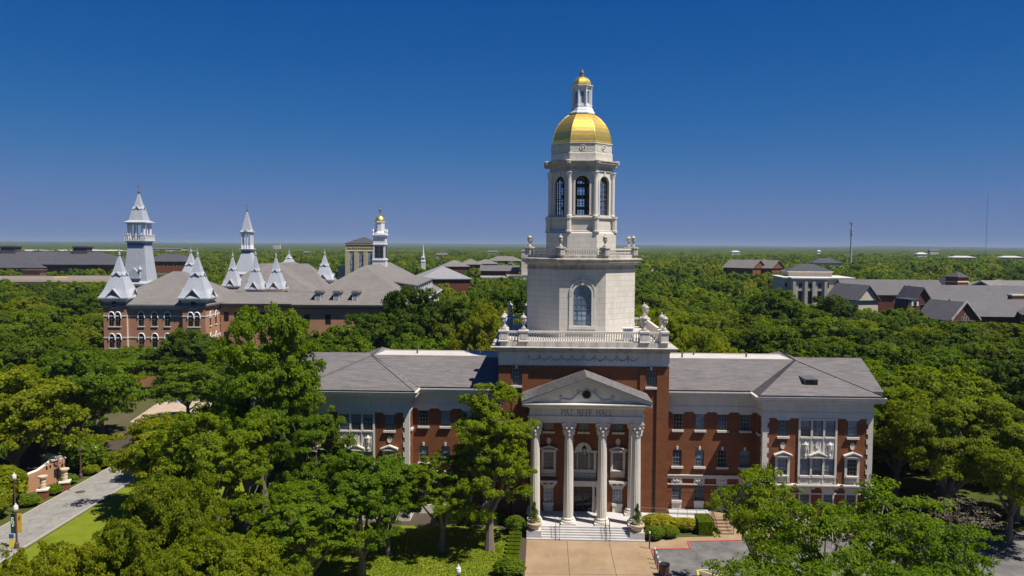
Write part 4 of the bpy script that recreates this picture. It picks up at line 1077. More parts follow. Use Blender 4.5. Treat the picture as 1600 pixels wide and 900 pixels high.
def mesh_part(parent, name, mat, fn):
    b = MB(); fn(b); return b.build(name, M[mat], parent)
def hip_roof(b, x0, x1, y0, y1, z, rise_z, inset=None, over=.7, th=.3, ridge_axis='x'):
    x0 -= over; x1 += over; y0 -= over; y1 += over
    if ridge_axis == 'x':
        i = (y1 - y0) / 2 if inset is None else inset; ym = (y0 + y1) / 2; r0, r1 = (x0 + i, ym), (x1 - i, ym)
        fs = [(0, 1, 5, 4), (1, 2, 5), (2, 3, 4, 5), (3, 0, 4)]
    else:
        i = (x1 - x0) / 2 if inset is None else inset; xm = (x0 + x1) / 2; r0, r1 = (xm, y0 + i), (xm, y1 - i)
        fs = [(0, 1, 4), (1, 2, 5, 4), (2, 3, 5), (3, 0, 4, 5)]
    b.add([(x0, y0, z), (x1, y0, z), (x1, y1, z), (x0, y1, z), (r0[0], r0[1], rise_z), (r1[0], r1[1], rise_z), (x0, y0, z - th), (x1, y0, z - th), (x1, y1, z - th), (x0, y1, z - th)],
          fs + [(6, 7, 1, 0), (7, 8, 2, 1), (8, 9, 3, 2), (9, 6, 0, 3), (9, 8, 7, 6)])
om = empty('turreted_hall', (-72, 160, 0), 0, 'pale brick hall with white spired corner turrets, nearest of the two spired buildings', 'building')
mesh_part(om, 'wall', 'pinkbrick', lambda b: b.box(-10.1, 10.0, .5, 24, 0, 16.3))
mesh_part(om, 'roof', 'brownshingle', lambda b: hip_roof(b, -10.1, 10.0, .5, 24, 16.7, 23.0, 9.5))
mesh_part(om, 'cornice', 'silver', lambda b: b.ring(rect(-10.1, 10, .5, 24), [(.02, 15.7), (.1, 15.8), (.15, 16.2), (.65, 16.32), (.68, 16.4)]))
for x in (-8.05, 7.9): spire(om, x, 2.3, 4.6, 18.1, 27.6)
spire(om, -2.6 - .0, 25, 3.6, 20.6, 28.0)
def f(b):
    for z in (14.25, 9.85, 5.6):
        b.ring(rect(-10.1, 10.0, .5, 24), [(.0, z), (.09, z), (.09, z + .2), (0, z + .2)], bottom=False, top=False)
        for x in (-8.05, 7.9): b.ring(rect(x - 2.3, x + 2.3, 0, 4.6), [(0, z), (.09, z), (.09, z + .2), (0, z + .2)], bottom=False, top=False)
    b.box(-5.85, -5.65, .3, .497, 0, 15.7)
mesh_part(om, 'string_course', 'white', f)
for z in (12.3, 7.9, 3.5):
    for x in (-8.7, -7.4, 7.25, 8.55): hood_window(om, x, -.002, z, .85, 2.55)
    for x in (-3.4, -.7, 1.9): hood_window(om, x + .45, .497, z, .95, 2.6)
    for y in (2.6,): hood_window(om, 10.203, y, z, .6, 2.5, math.pi / 2)
    for y in (6.2, 9.0, 14, 17): hood_window(om, 10.003, y, z, .7, 2.5, math.pi / 2)
# the great spire tower of the turreted hall
def f(b):
    X_, Y_ = -10.4, 16.4
    b.box(X_ - 2.3, X_ + 2.3, Y_ - 2.3, Y_ + 2.3, 0, 20.1)
mesh_part(om, 'tower_wall', 'pinkbrick', f)
def big_spire(parent, x, y, hw, z0, z1, z2, z3, top, cols=True, tw=.70, rw=.92):
    r = empty('great_spire', (x, y, 0)); r.parent = parent; sq = rect(0, 0, 0, 0)
    b = MB(); b.ring(sq, [(hw + .5, z0 - .4), (hw + .55, z0), (hw - .05, z0 + .6), (hw * tw, z1 - .5), (hw * tw, z1)]); b.build('lower_spire', M['silver'], r)
    b = MB(); b.ring(sq, [(hw * tw + .02, z1 - .75), (hw * tw + .07, z1 - .7), (hw * tw + .07, z1 - .02)]); b.build('blue_band', M['bluepaint'] if 0 else M['bluegrey'], r)
    b = MB(); gw_ = hw * .9 if cols else hw * tw + .5; b.ring(sq, [(hw * tw + .05, z1), (gw_, z1 + .35), (gw_, z1 + .5)])
    if cols:
        for k in range(4):
            b.M = at(0, 0, 0, k * math.pi / 2)
            for i in range(13):
                t = -hw * .86 + i * hw * .86 / 6; b.box(t - .05, t + .05, -hw * .88, -hw * .82, z1 + .5, z1 + 1.55)
            b.box(-hw * .88, hw * .88, -hw * .9, -hw * .8, z1 + 1.55, z1 + 1.7)
    b.M = None; b.build('gallery', M['white'], r)
    b = MB(); q = hw * .66 if cols else hw * tw
    for k in range(4):
        b.M = at(0, 0, 0, k * math.pi / 2)
        for t in ((-q, -q * .72, q * .0, q * .72) if cols else (-q, -q * .3, q * .3)): b.lathe(t, -q, [(.2, z1 + .5), (.2, z1 + 1.2), (.13, z1 + 1.3), (.13, z2 - .5), (.22, z2 - .3), (.22, z2)], 8)
        b.extrude_y([(-q, z2 - .35), (q, z2 - .35), (q, z2), (-q, z2)], -q - .1, -q + .1)
        if not cols: b.box(-q, q, -q - .05, -q + .05, z1 + .5, z1 + 1.5)
    b.build('open_belfry', M['white'], r)
    e = hw * rw; b = MB(); h = top - z2
    b.ring(sq, [(e, z2), (e + .05, z2 + .2), (e * .66, z2 + h * .1), (e * .44, z3), (e * .47, z3 + .08), (e * .33, z3 + h * .08), (.06, top)] if cols else [(e, z2), (e + .05, z2 + .2), (e * .78, z2 + .6), (.06, top)])
    for k in range(4):
        b.M = at(0, 0, 0, k * math.pi / 2); g = e * .26; zb = z3 - .05
        if not cols: g = e * .6; zb = z2 + .05
        b.extrude_y([(-g, zb), (0, zb + h * .13), (g, zb), (g - .12, zb - .1), (0, zb + h * .13 - .35), (-g + .12, zb - .1)], -e * (.5 if cols else 1.02), -e * (.3 if cols else .6))
    b.build('upper_spire', M['silver'], r)
    b = MB(); b.ball((0, 0, top + .1), .3, 6); b.tube([(0, 0, top), (0, 0, top + 2.2)], [.07, .03], 5); b.tube([(-.5, 0, top + 1.4), (.5, 0, top + 1.4)], .05, 4); b.tube([(0, -.5, top + 1.4), (0, .5, top + 1.4)], .05, 4); b.build('cross_finial', M['copper'], r)
    return r
M['bluegrey'] = plain('blue_grey_band', (.10, .16, .32), .5)
gs = big_spire(om, -10.4, 16.4, 2.62, 20.2, 29.2, 33.4, 36.5, 40.2)
def f(b):
    b.extrude_y([(-1.1, 21.6), (-1.1, 22.4), (-.2, 23.7), (.4, 23.1), (1.0, 22.0), (1.0, 21.6)], -2.9, -1.9); b.box(-1.3, 1.3, -3.1, -2.0, 21.3, 21.6)
    b.lathe(1.15, -2.7, [(.3, 21.6), (.22, 21.7), (.22, 23.1), (.42, 23.2), (.42, 23.4), (.1, 24.0)], 8)
g = MB(); f(g); g.build('spire_dormer', M['silver'], gs)

# ---------------------------------------------------------------- second spired hall behind
bh = empty('spired_hall', (-62, 192, 0), 0, 'second white-spired hall with many turrets, behind the nearer turreted hall', 'building')
mesh_part(bh, 'wall', 'pinkbrick', lambda b: (b.box(-13, 12, 6, 46, 0, 16.8), b.box(-6, 10, 0, 6.0, 0, 16.0)))
mesh_part(bh, 'roof', 'brownshingle', lambda b: (hip_roof(b, -13, 12, 6, 46, 17.2, 24.0, 10, ridge_axis='y'), hip_roof(b, -12, 13.5, 14, 30, 17.4, 23.8, 7)))
mesh_part(bh, 'cornice', 'leadgrey', lambda b: b.ring(rect(-13, 12, 6, 46), [(.02, 16.2), (.3, 16.5), (.7, 16.85)]))
for x, y, w, z0, top in ((.8, -2, 2.9, 18.4, 27.4), (4.2, 3, 3.3, 18.2, 27.0), (-8.2, 8, 2.9, 18.6, 27.0), (-5.2, 48, 2.7, 22.6, 27.2), (11.4, 23, 3.6, 19.6, 27.4)): spire(bh, x, y, w, z0, top, win=False)
def f(b):
    for x, y, q in ((.8, -2, 1.45), (4.2, 3, 1.65)):
        n = 14; b.tube([(x + .55 * math.cos(2 * math.pi * i / n), y - q - .12, 17.2 + .55 * math.sin(2 * math.pi * i / n)) for i in range(n + 1)], .12, 5)
mesh_part(bh, 'round_window', 'white', f)
mesh_part(bh, 'tower_wall', 'pinkbrick', lambda b: b.box(-15.3, -10.3, 30.8, 35.6, 0, 21))
big_spire(bh, -12.8, 33.2, 3.0, 20.6, 27.2, 32.2, 33, 38.4, cols=False, tw=.40, rw=.54)
# arcade of small pale arches
def f(b):
    for i in range(12): b.tube([(5.2 + i * .55, 5.9, 15.6), (5.35 + i * .55, 5.85, 16.35), (5.6 + i * .55, 5.9, 15.9)], .1, 4)
mesh_part(bh, 'arcade_trim', 'white', f)

# ---------------------------------------------------------------- brown-roofed hall with the white cupola, and its link
dh = empty('hip_roofed_hall', (-33, 165, 0), 0, 'large brick hall under a broad brown hip roof with a white cupola and gold cap', 'building')
mesh_part(dh, 'wall', 'pinkbrick', lambda b: (b.box(-12.2, 12.2, .8, 62, 0, 16.0), b.box(-28.8, -12.21, 3.4, 12, 0, 16.0)))
def f(b):
    x0, x1, y0, y1 = -12.9, 12.9, 0, 63; z = 16.45
    b.add([(x0, y0, z), (x1, y0, z), (x1, y1, z), (x0, y1, z), (0, 12.7, 24.3), (0, 50, 24.3)], [(0, 1, 4), (1, 2, 5, 4), (2, 3, 5), (3, 0, 4, 5), (3, 2, 1, 0)])
    b.add([(-29.0, 2.8, 16.4), (-10, 2.8, 16.4), (-4, 7.5, 18.6), (-29.0, 7.5, 18.6), (-10, 12.6, 16.4), (-29.0, 12.6, 16.4)], [(0, 1, 2, 3), (3, 2, 4, 5), (0, 3, 5), (5, 4, 1, 0)])
mesh_part(dh, 'roof', 'brownshingle', f)
def f(b):
    b.ring(rect(-12.2, 12.2, .8, 62), [(.02, 15.5), (.2, 15.6), (.75, 16.1), (.8, 16.4)], top=False); b.ring(rect(-28.8, -12.2, 3.4, 12), [(.02, 15.5), (.1, 15.6), (.6, 16.1), (.65, 16.35)], top=False)
mesh_part(dh, 'cornice', 'leadgrey', f)
mesh_part(dh, 'fascia_strip', 'white', lambda b: b.box(12.9, 13.05, .2, 62.8, 16.1, 16.4))
for x in (-27.6, -25.4, -22.6, -20.0, -17.2): 
    for z in (12.6, 8.4): window(dh, x, 3.39, z, 1.1, 2.0, 2, 2, pane='darkglass', frame='timber', depth=.02)
for x in (-9.8, -5.4, -1.0, 3.6, 8.6):
    for z in (12.3, 8.1): window(dh, x, .79, z, 1.2, 2.1, 2, 2, pane='darkglass', frame='timber', depth=.02)
def f(b):
    for i in range(24): b.box(12.21, 12.32, 3 + i * 2.4, 3.9 + i * 2.4, 9, 15.3)
mesh_part(dh, 'wall_fin', 'white', f)
for x in (-7.6, -3.7, .2):
    e = empty('dormer', (x, 1.3, 0)); e.parent = dh
    g = MB(); g.box(-.62, .62, 0, 3.6, 16.9, 18.9); g.build('dormer_side', M['leadgrey'], e)
    g = MB(); g.box(-.66, .66, -.06, -.003, 17.0, 18.85); g.build('dormer_face', M['white'], e)
    g = MB(); g.box(-.9, .9, -.3, 3.9, 18.9, 19.1); g.box(-.7, .7, -.1, 3.9, 19.1, 19.35); g.build('dormer_roof', M['brownshingle'], e)
    g = MB(); g.box(-.42, .42, -.09, -.062, 17.2, 18.65); g.build('dormer_glass', M['kerb'], e)
e = empty('long_dormer', (0, 0, 0)); e.parent = dh
g = MB(); g.add([(7.0, 16, 19.4), (10.8, 16, 17.6), (10.8, 16, 19.6), (7.0, 16, 20.2), (7.0, 53, 19.4), (10.8, 53, 17.6), (10.8, 53, 19.6), (7.0, 53, 20.2)], [(0, 1, 2, 3), (7, 6, 5, 4), (1, 5, 6, 2)]); g.build('dormer_side', M['leadgrey'], e)
g = MB(); g.add([(6.2, 15.4, 20.4), (11.5, 15.4, 19.62), (11.5, 53.6, 19.62), (6.2, 53.6, 20.4), (6.2, 15.4, 20.65), (11.5, 15.4, 19.9), (11.5, 53.6, 19.9), (6.2, 53.6, 20.65)], [(3, 2, 1, 0), (4, 5, 6, 7), (0, 1, 5, 4), (1, 2, 6, 5), (2, 3, 7, 6), (3, 0, 4, 7)]); g.build('dormer_roof', M['brownshingle'], e)
g = MB(); [g.box(10.81, 11.15, 16 + i * 4.45, 17.4 + i * 4.45, 17.6, 19.62) for i in range(9)]; g.build('mullion', M['white'], e)
g = MB(); g.box(10.802, 10.85, 16.2, 52.8, 17.8, 19.5); g.build('dormer_glass', M['darkglass'], e)
# cupola
cu = empty('cupola', (-.3, 36, 0)); cu.parent = dh; sq = rect(0, 0, 0, 0)
g = MB(); g.ring(sq, [(1.6, 20), (1.6, 25.0), (1.75, 25.1), (1.75, 25.35), (1.5, 25.4), (1.5, 28.9), (1.65, 29.0), (1.65, 29.2), (1.5, 29.25), (1.5, 31.0), (1.85, 31.2), (1.9, 31.5), (1.5, 31.6)])
g.ring(octagon(0, 0, 2.2), [(0, 31.6), (.35, 31.8), (0, 32.4), (0, 34.4), (.15, 34.6), (.15, 34.75)])
for a, c in ((1.5, 1.5), (1.5, -1.5), (-1.5, 1.5), (-1.5, -1.5)): g.lathe(a, c, [(.25, 31.6), (.15, 31.8), (.28, 32.4), (.1, 32.8), (.02, 33.1)], 8)
g.build('cupola_body', M['white'], cu)
g = MB()
for k in range(4): g.M = at(0, 0, 0, k * math.pi / 2); g.box(-1.05, 1.05, -1.56, -1.502, 25.7, 28.7)
g.build('louver', M['darkglass'], cu)
g = MB()
for k in range(4):
    g.M = at(0, 0, 0, k * math.pi / 2)
    for i in range(9): g.box(-1.05, 1.05, -1.6, -1.562, 25.85 + i * .32, 25.93 + i * .32)
    g.box(-.06, .06, -1.63, -1.602, 25.7, 28.7)
g.build('louver_slat', M['leadgrey'], cu)
g = MB(); g.lathe(0, 0, [(1.2, 34.76), (1.2, 35.1), (1.1, 35.5), (.85, 35.9), (.5, 36.2), (.15, 36.35)], 16); g.build('gold_cap', M['gold'], cu, True)
g = MB(); g.tube([(0, 0, 36.3), (0, 0, 39.5)], [.07, .03], 5); g.lathe(0, 0, [(.05, 37.0), (.25, 37.4), (.2, 37.9), (.04, 38.3)], 8); g.build('weathervane', M['copper'], cu)

# ---------------------------------------------------------------- generic far buildings
def far_building(name, label, x, y, w, d, eave, ridge, rot=0, wallm='pinkbrick', roofm='purpleroof', kind='hip', axis='x', wins=None, cat='building', over=.6, group=None, winm='darkglass', gable_trim=None):
    r = empty(name, (x, y, 0), R(rot), label, cat, group)
    mesh_part(r, 'wall', wallm, lambda b: b.box(-w / 2, w / 2, 0, d, 0, eave - .3))
    if kind == 'hip': mesh_part(r, 'roof', roofm, lambda b: hip_roof(b, -w / 2, w / 2, 0, d, eave, ridge, None, over, .3, axis))
    elif kind == 'gable':
        if axis == 'x':
            mesh_part(r, 'roof', roofm, lambda b: b.add([(-w / 2 - over, -over, eave), (w / 2 + over, -over, eave), (w / 2 + over, d / 2, ridge), (-w / 2 - over, d / 2, ridge), (w / 2 + over, d + over, eave), (-w / 2 - over, d + over, eave)], [(0, 1, 2, 3), (3, 2, 4, 5), (5, 4, 1, 0)]))
            mesh_part(r, 'gable_wall', wallm, lambda b: [b.poly((s_ * w / 2, 0, eave - .3), (s_ * w / 2, d, eave - .3), (s_ * w / 2, d / 2, ridge - .25)) for s_ in (-1, 1)])
        else:
            mesh_part(r, 'roof', roofm, lambda b: b.add([(-w / 2 - over, -over, eave), (0, -over, ridge), (w / 2 + over, -over, eave), (-w / 2 - over, d + over, eave), (0, d + over, ridge), (w / 2 + over, d + over, eave),
                (-w / 2 - over, -over, eave - .3), (0, -over, ridge - .3), (w / 2 + over, -over, eave - .3)], [(0, 3, 4, 1), (1, 4, 5, 2), (3, 0, 2, 5), (0, 1, 7, 6), (1, 2, 8, 7)]))
            mesh_part(r, 'gable_wall', wallm, lambda b: [b.poly((-w / 2, q, eave - .3), (w / 2, q, eave - .3), (0, q, ridge - .35)) for q in (0, d)])
            if gable_trim: mesh_part(r, 'bargeboard', gable_trim, lambda b: [b.add([(s_ * (w / 2 + over), -over - .1, eave - .1), (0, -over - .1, ridge - .1), (0, -over - .1, ridge + .5), (s_ * (w / 2 + over), -over - .1, eave + .5), (s_ * (w / 2 + over), -over + .3, eave - .1), (0, -over + .3, ridge - .1), (0, -over + .3, ridge + .5), (s_ * (w / 2 + over), -over + .3, eave + .5)], [(0, 1, 2, 3), (7, 6, 5, 4), (3, 2, 6, 7), (0, 3, 7, 4)]) for s_ in (-1, 1)])
    else:
        mesh_part(r, 'roof', roofm, lambda b: (b.box(-w / 2 - .2, w / 2 + .2, -.2, d + .2, eave - .3, eave), b.ring(rect(-w / 2, w / 2, 0, d), [(.25, eave), (.25, eave + .5)], top=False, bottom=False)))
    for (x0, x1, n, z, ww, hh) in (wins or []):
        for i in range(n):
            xx = x0 + (x1 - x0) * (i / max(1, n - 1)); window(r, xx, -.06, z, ww, hh, 2, 2, pane=winm, frame='whiteframe', depth=.05, mt=.08)
    return r
# yellow limestone library block with a dark hip roof
lib = far_building('library_block', 'yellow limestone block with three tall windows and a dark hip roof, beside the white cupola', -62.6, 330, 12.5, 12, 29.6, 32.2, 0, 'yellowstone', 'darkroof', over=.3)
def f(b):
    b.ring(rect(-6.25, 6.25, 0, 12), [(.0, 26.1), (.25, 26.2), (.25, 26.5), (.1, 26.6), (.1, 28.8), (.35, 29.0), (.35, 29.25)], bottom=False, top=False)
    for x in (-5.7, -2.0, 1.9, 5.5): b.box(x - .8, x + .8, -.5, -.01, 10, 26.0)
mesh_part(lib, 'pilaster', 'yellowstone', f)
for x in (-3.8, 0, 3.7): window(lib, x, -.06, 16, 1.9, 9.4, 2, 6, pane='skyglass', frame='whiteframe', depth=.05, mt=.1)
def f(b):
    for i in range(14): b.tube([(-5.5 + i * .85, -.2, 27.4), (-5.1 + i * .85, -.2, 28.1), (-4.8 + i * .85, -.2, 27.4)], .09, 4)
mesh_part(lib, 'frieze_carving', 'weathered', f)
far_building('library_annex', 'low pale stone annex beside the yellow library block', -70.8, 336, 5.5, 8, 19.5, 19.5, 0, 'lightstone', 'membrane', 'flat')
# white church steeple
st = empty('church_steeple', (-50.2, 450, 0), 0, 'thin white church steeple rising from the trees', 'steeple')
mesh_part(st, 'steeple_base', 'white', lambda b: b.ring(rect(0, 0, 0, 0), [(1.1, 0), (1.1, 19.6), (1.3, 19.8), (.95, 20.2), (.9, 21.8), (1.1, 22.0), (.6, 22.3)]))
mesh_part(st, 'steeple_spire', 'white', lambda b: b.ring(octagon(0, 0, .01), [(.6, 22.3), (.4, 25.0), (.05, 29.6)]))
mesh_part(st, 'louver', 'skyglass', lambda b: b.box(-.4, .4, -1.0, -.97, 20.4, 21.7))
# middle distance, left of the tower
M['greyflat'] = shingle_mat('light_grey_roof', (.22, .22, .235), (.28, .28, .30))
far_building('grey_roofed_hall', 'low building under a broad pale grey hip roof among the trees', -26.5, 318, 20, 26, 15.6, 20.4, 12, 'darkbrick', 'greyflat', axis='y')
far_building('long_brown_building', 'long brick building with a purplish roof and white band between tower and steeple', -6.5, 412, 19.5, 9, 15.8, 18.6, -2, 'darkbrick', 'purpleroof', 'gable', wins=[(-8, 8, 7, 12.6, 1.2, 1.5)])
far_building('white_flat_building', 'low white flat-roofed building in front of the long brown one', -8, 392, 15, 14, 13.0, 13.0, 0, 'white', 'membrane', 'flat', wins=[(-6, 6, 6, 9.8, 1.2, 1.6)])
far_building('beige_flat_building', 'low beige flat-roofed block just left of the tower', 3.2, 398, 11.5, 14, 14.0, 14.0, 0, 'lightstone', 'membrane', 'flat')
far_building('tan_tower_block', 'plain tan block half hidden behind the stone tower', 9.0, 402, 8.6, 10, 26.2, 26.2, 0, 'lightstone', 'lightstone', 'flat')
for i, (px, D_, w, ez, rz_, lab) in enumerate(((712, 470, 16, 16.5, 20.0, 'brown-roofed house behind the grey hip roof'), (735, 500, 14, 17, 20.4, 'second brown-roofed house, nearer the long building'), (757, 540, 15, 16.5, 19.5, 'third brown-roofed house, just left of the yellow gable'), (786, 620, 26, 17, 20.5, 'long far grey-brown roof behind the yellow gable'))):
    far_building('brown_roofed_house', lab, sight(px, 400, D_)[0], D_, w, 14, ez, rz_, 10 - 7 * i, 'darkbrick', 'brownshingle', 'hip', cat='house')
M['cream'] = plain('cream_wall', (.55, .47, .24), .8)
far_building('yellow_gabled_house', 'small house with a cream yellow gable left of the tan block', sight(797, 405, 480)[0], 480, 9.5, 12, 15.6, 18.4, 0, 'cream', 'brownshingle', 'gable', 'y', cat='house')
# ---------------------------------------------------------------- right-hand distance
ls = empty('limestone_hall', (119.8, 320, 0), R(-8), 'pale limestone hall with a projecting front and dark hipped upper storey', 'building')
mesh_part(ls, 'wall', 'lightstone', lambda b: (b.box(-9, 18.5, 6, 30, 0, 16.4), b.box(-6.6, 6.8, 0, 5.99, 0, 16.6), b.box(-5.5, 12, 14, 28, 16.41, 18.8)))
mesh_part(ls, 'cornice', 'trim', lambda b: (b.ring(rect(-9, 18.5, 6, 30), [(0, 15.9), (.5, 16.2), (.5, 16.6), (0, 16.7)]), b.ring(rect(-6.6, 6.8, 0, 6), [(0, 15.8), (.6, 16.2), (.6, 16.7), (0, 16.8)]), b.ring(rect(-5.5, 12, 14, 28), [(0, 18.4), (.5, 18.6), (.5, 18.9)])))
mesh_part(ls, 'roof', 'darkroof', lambda b: hip_roof(b, -5.5, 12, 14, 28, 19.0, 21.8, 6, .2))
mesh_part(ls, 'pilaster', 'lightstone', lambda b: [b.box(x - .55, x + .55, -.4, -.005, 0, 15.8) for x in (-6, -1.4, 1.6, 6.2)])
for x in (-3.6, 0.1, 3.9): window(ls, x, -.06, 12.6, 1.4, 1.9, 2, 2, pane='darkglass', depth=.05); window(ls, x, -.06, 6.2, 1.6, 5.2, 2, 3, pane='darkglass', depth=.05)
for x in (-8, 8.4, 11.4, 14.6, 17.2): window(ls, x, 5.94, 12.4, 1.0, 2.0, 2, 2, pane='darkglass', depth=.05)
for px, w, lab in ((1187, 13, 'red brick gabled house standing behind the limestone hall, farther one'), (1216, 12, 'red brick gabled house right behind the limestone hall roof')):
    far_building('red_gabled_house', lab, sight(px, 415, 450)[0], 450, w, 20, 17.0, 21.5, 38, 'brick', 'brownshingle', 'gable', 'y', cat='house')
far_building('blue_roofed_house', 'small far house with a purple hipped roof among the trees right of the limestone hall', sight(1294, 405, 620)[0], 620, 22, 14, 16.8, 20.5, 0, 'whitewall' if 'whitewall' in M else 'white', 'darkroof', cat='house')
far_building('long_gabled_hall', 'long purplish slate roof farthest back in the right-hand group', 137, 278, 40, 12, 12.4, 17.6, -2, 'darkbrick', 'purpleroof', 'gable', gable_trim='white')
far_building('cross_gable_wing', 'pale gable end jutting from the long slate roof', 117.5, 262, 7.6, 16, 11.6, 16.6, 14, 'lightstone', 'purpleroof', 'gable', 'y')
sh = far_building('slate_roofed_hall', 'wide slate-roofed brick hall in the middle of the right-hand group', 152, 250, 46, 13, 11.6, 17.0, -4, 'darkbrick', 'purpleroof', 'gable', wins=[(-20, 20, 9, 8, 1.4, 2)])
far_building('brick_gable_wing', 'dark brick gable end with a pale cap, at the front of the slate-roofed hall', 127.2, 246, 6.2, 10, 11.4, 16.8, 4, 'darkbrick', 'purpleroof', 'gable', 'y')
tt = empty('stair_turret', (151, 270, 0), R(20), 'square brick stair turret with small dark cap standing above the slate roofs', 'turret')
mesh_part(tt, 'wall', 'brick', lambda b: b.box(-2.4, 2.4, -2.4, 2.4, 0, 19.0)); mesh_part(tt, 'roof', 'darkroof', lambda b: b.ring(rect(0, 0, 0, 0), [(2.8, 19.0), (2.8, 19.3), (.1, 20.9)]))
mesh_part(tt, 'band', 'trim', lambda b: b.ring(rect(-2.4, 2.4, -2.4, 2.4), [(.0, 17.4), (.2, 17.45), (.2, 17.75), (0, 17.8)], bottom=False, top=False))
window(tt, 0, -2.46, 14.6, 1.6, 1.9, 2, 2, pane='darkglass', depth=.05)
far_building('parapet_gable', 'steep gable with tan coping behind the brick stair turret', 157, 276, 5, 8, 13.2, 19.0, 30, 'darkbrick', 'purpleroof', 'gable', 'y', gable_trim='cream')
rg = far_building('front_gabled_house', 'nearest slate-roofed wing with a triple pointed window in its brick gable', 121, 212, 8.2, 12, 9.6, 14.6, 14, 'darkbrick', 'purpleroof', 'gable', 'y', gable_trim='weathered')
for x, z in ((-.75, 9.0), (0, 9.0), (.75, 9.0)): window(rg, x, -.1, z - .5, .55, 2.2 if x else 3.0, 1, 1, pane='darkglass', frame='white', depth=.05, arch=True)
far_building('slate_side_wing', 'plain slate-roofed wing running from the pointed-window gable', 132, 216, 19, 11, 10.4, 14.8, -4, 'darkbrick', 'purpleroof', 'gable')
dm = empty('arched_dormer_house', (121.5, 240, 0), R(12), 'small grey roof with a white arched dormer, left of the pointed-window gable', 'house')
mesh_part(dm, 'wall', 'darkbrick', lambda b: b.box(-2.2, 2.2, 0, 6, 0, 11.6)); mesh_part(dm, 'roof', 'darkroof', lambda b: (b.box(-2.0, 2.0, -.3, 6, 13.2, 13.5), b.box(-1.9, 1.9, 0, 6, 11.61, 13.19)))
mesh_part(dm, 'white_arch', 'white', lambda b: b.box(-.9, 1.5, -.12, -.01, 11.4, 13.1)); window(dm, .3, -.2, 11.5, 1.1, 1.4, 2, 1, pane='darkglass', depth=.05)
far_building('hipped_corner_house', 'brick corner building with a hipped slate roof, nearest on the far side', 141, 203, 17, 16, 11.8, 16.2, -28, 'darkbrick', 'purpleroof', wins=[(-6, 6, 4, 7.6, 1.2, 1.8)])
far_building('white_trimmed_house', 'grey-roofed building with white sloping gable trim, behind the slate roofs', 184, 312, 12, 34, 12.2, 15.8, -42, 'darkbrick', 'brownshingle', 'gable', 'y', gable_trim='white')
far_building('broad_grey_roof_house', 'broad shallow grey roof beyond the white-trimmed one', 206, 322, 40, 20, 12.6, 15.6, -4, 'darkbrick', 'brownshingle', 'hip')
for px, D_, w, lab in ((1526, 262, 7, 'brick chimney block on the slate roofs, wider one'), (1592, 232, 4, 'brick chimney block above the corner building')):
    x, z = sight(px, 462, D_); c = empty('chimney_block', (x, D_, 0), R(4), lab, 'chimney'); mesh_part(c, 'stack', 'brick', lambda b: b.box(-w / 2, w / 2, 0, 2, 0, z - .1)); mesh_part(c, 'cap', 'trim', lambda b: b.box(-w / 2 - .15, w / 2 + .15, -.15, 2.15, z - .1, z + .35))
# cell tower, mast
ct = empty('cell_tower', (297.5, 700, 0), 0, 'slim grey cell phone tower with three antenna rings', 'mast')
mesh_part(ct, 'pole', 'silver', lambda b: b.tube([(0, 0, 0), (0, 0, 51)], [1.1, .55], 10))
for z in (51, 44, 41): mesh_part(ct, 'antenna_ring', 'silver', lambda b: ([b.box(1.5 * math.cos(t) - .3, 1.5 * math.cos(t) + .3, 1.5 * math.sin(t) - .3, 1.5 * math.sin(t) + .3, z - 1.6, z + .7) for t in [k * 1.047 for k in range(6)]] if z == 51 else b.lathe(0, 0, [(1.5, z - .5), (1.5, z + .5)], 8), b.lathe(0, 0, [(1.6, z - .4), (1.6, z - .2)], 8)))
M['mastred'] = plain('mast_paint', (.30, .22, .24), .6)
ms = MB()
for k in range(3):
    a = k * 2.094; ms.tube([(713 + .5 * math.cos(a), 1200 + .5 * math.sin(a), 0), (713 + .5 * math.cos(a), 1200 + .5 * math.sin(a), 111)], .1, 4)
for i in range(60):
    z = i * 1.84; ms.tube([(713 + .5 * math.cos(i * 2.094), 1200 + .5 * math.sin(i * 2.094), z), (713 + .5 * math.cos(i * 2.094 + 2.094), 1200 + .5 * math.sin(i * 2.094 + 2.094), z + 1.84)], .07, 3)
tag(ms.build('radio_mast', M['mastred']), 'very tall thin radio mast on the horizon', 'mast')
# ---------------------------------------------------------------- left-hand distance
sc_ = empty('science_building', (-272, 470, 0), R(6), 'long low brick building with dark hipped roofs and two dark roof towers', 'building')
mesh_part(sc_, 'wall', 'brick', lambda b: (b.box(-60, 36, 6, 40, 0, 15.6), b.box(-38, -6, 0, 5.99, 0, 13.6)))
mesh_part(sc_, 'roof', 'darkroof', lambda b: (hip_roof(b, -60, 36, 6, 40, 16.2, 23.4, None, 2.5), hip_roof(b, -38, -6, -1, 24, 14.4, 21.5, None, 2)))
for x in (-38, 4): mesh_part(sc_, 'roof_tower', 'darkroof', lambda b: b.ring(rect(x, x + 8, 20, 28), [(0, 20), (0, 26), (.6, 26.2), (.6, 27), (-1, 27.2)]))
mesh_part(sc_, 'glass_band', 'darkglass', lambda b: (b.box(-58, -40, 5.6, 5.95, 12, 15.5), b.box(-4, 24, 5.6, 5.95, 14.2, 15.6)))
for x in (-34, -30, -26, -19, -15, -11, ): window(sc_, x, -.06, 8.2, 1.5, 3.2, 1, 1, pane='darkglass', frame='white', depth=.05)
for x in (0, 4, 8, 16, 22, 30): window(sc_, x, 5.94, 9.0, 1.5, 3.0, 1, 1, pane='darkglass', frame='white', depth=.05)
pg = empty('parking_garage', (-222, 366, 0), R(5), 'long pale concrete parking garage with open top deck', 'building')
mesh_part(pg, 'deck_wall', 'terracotta', lambda b: (b.ring(rect(-40, 45, 0, 34), [(0, 0), (0, 11.0)]), b.ring(rect(-40, 45, 0, 34), [(.2, 11.0), (.2, 12.3), (-.1, 12.3), (-.1, 11.3)], bottom=False, top=False)))
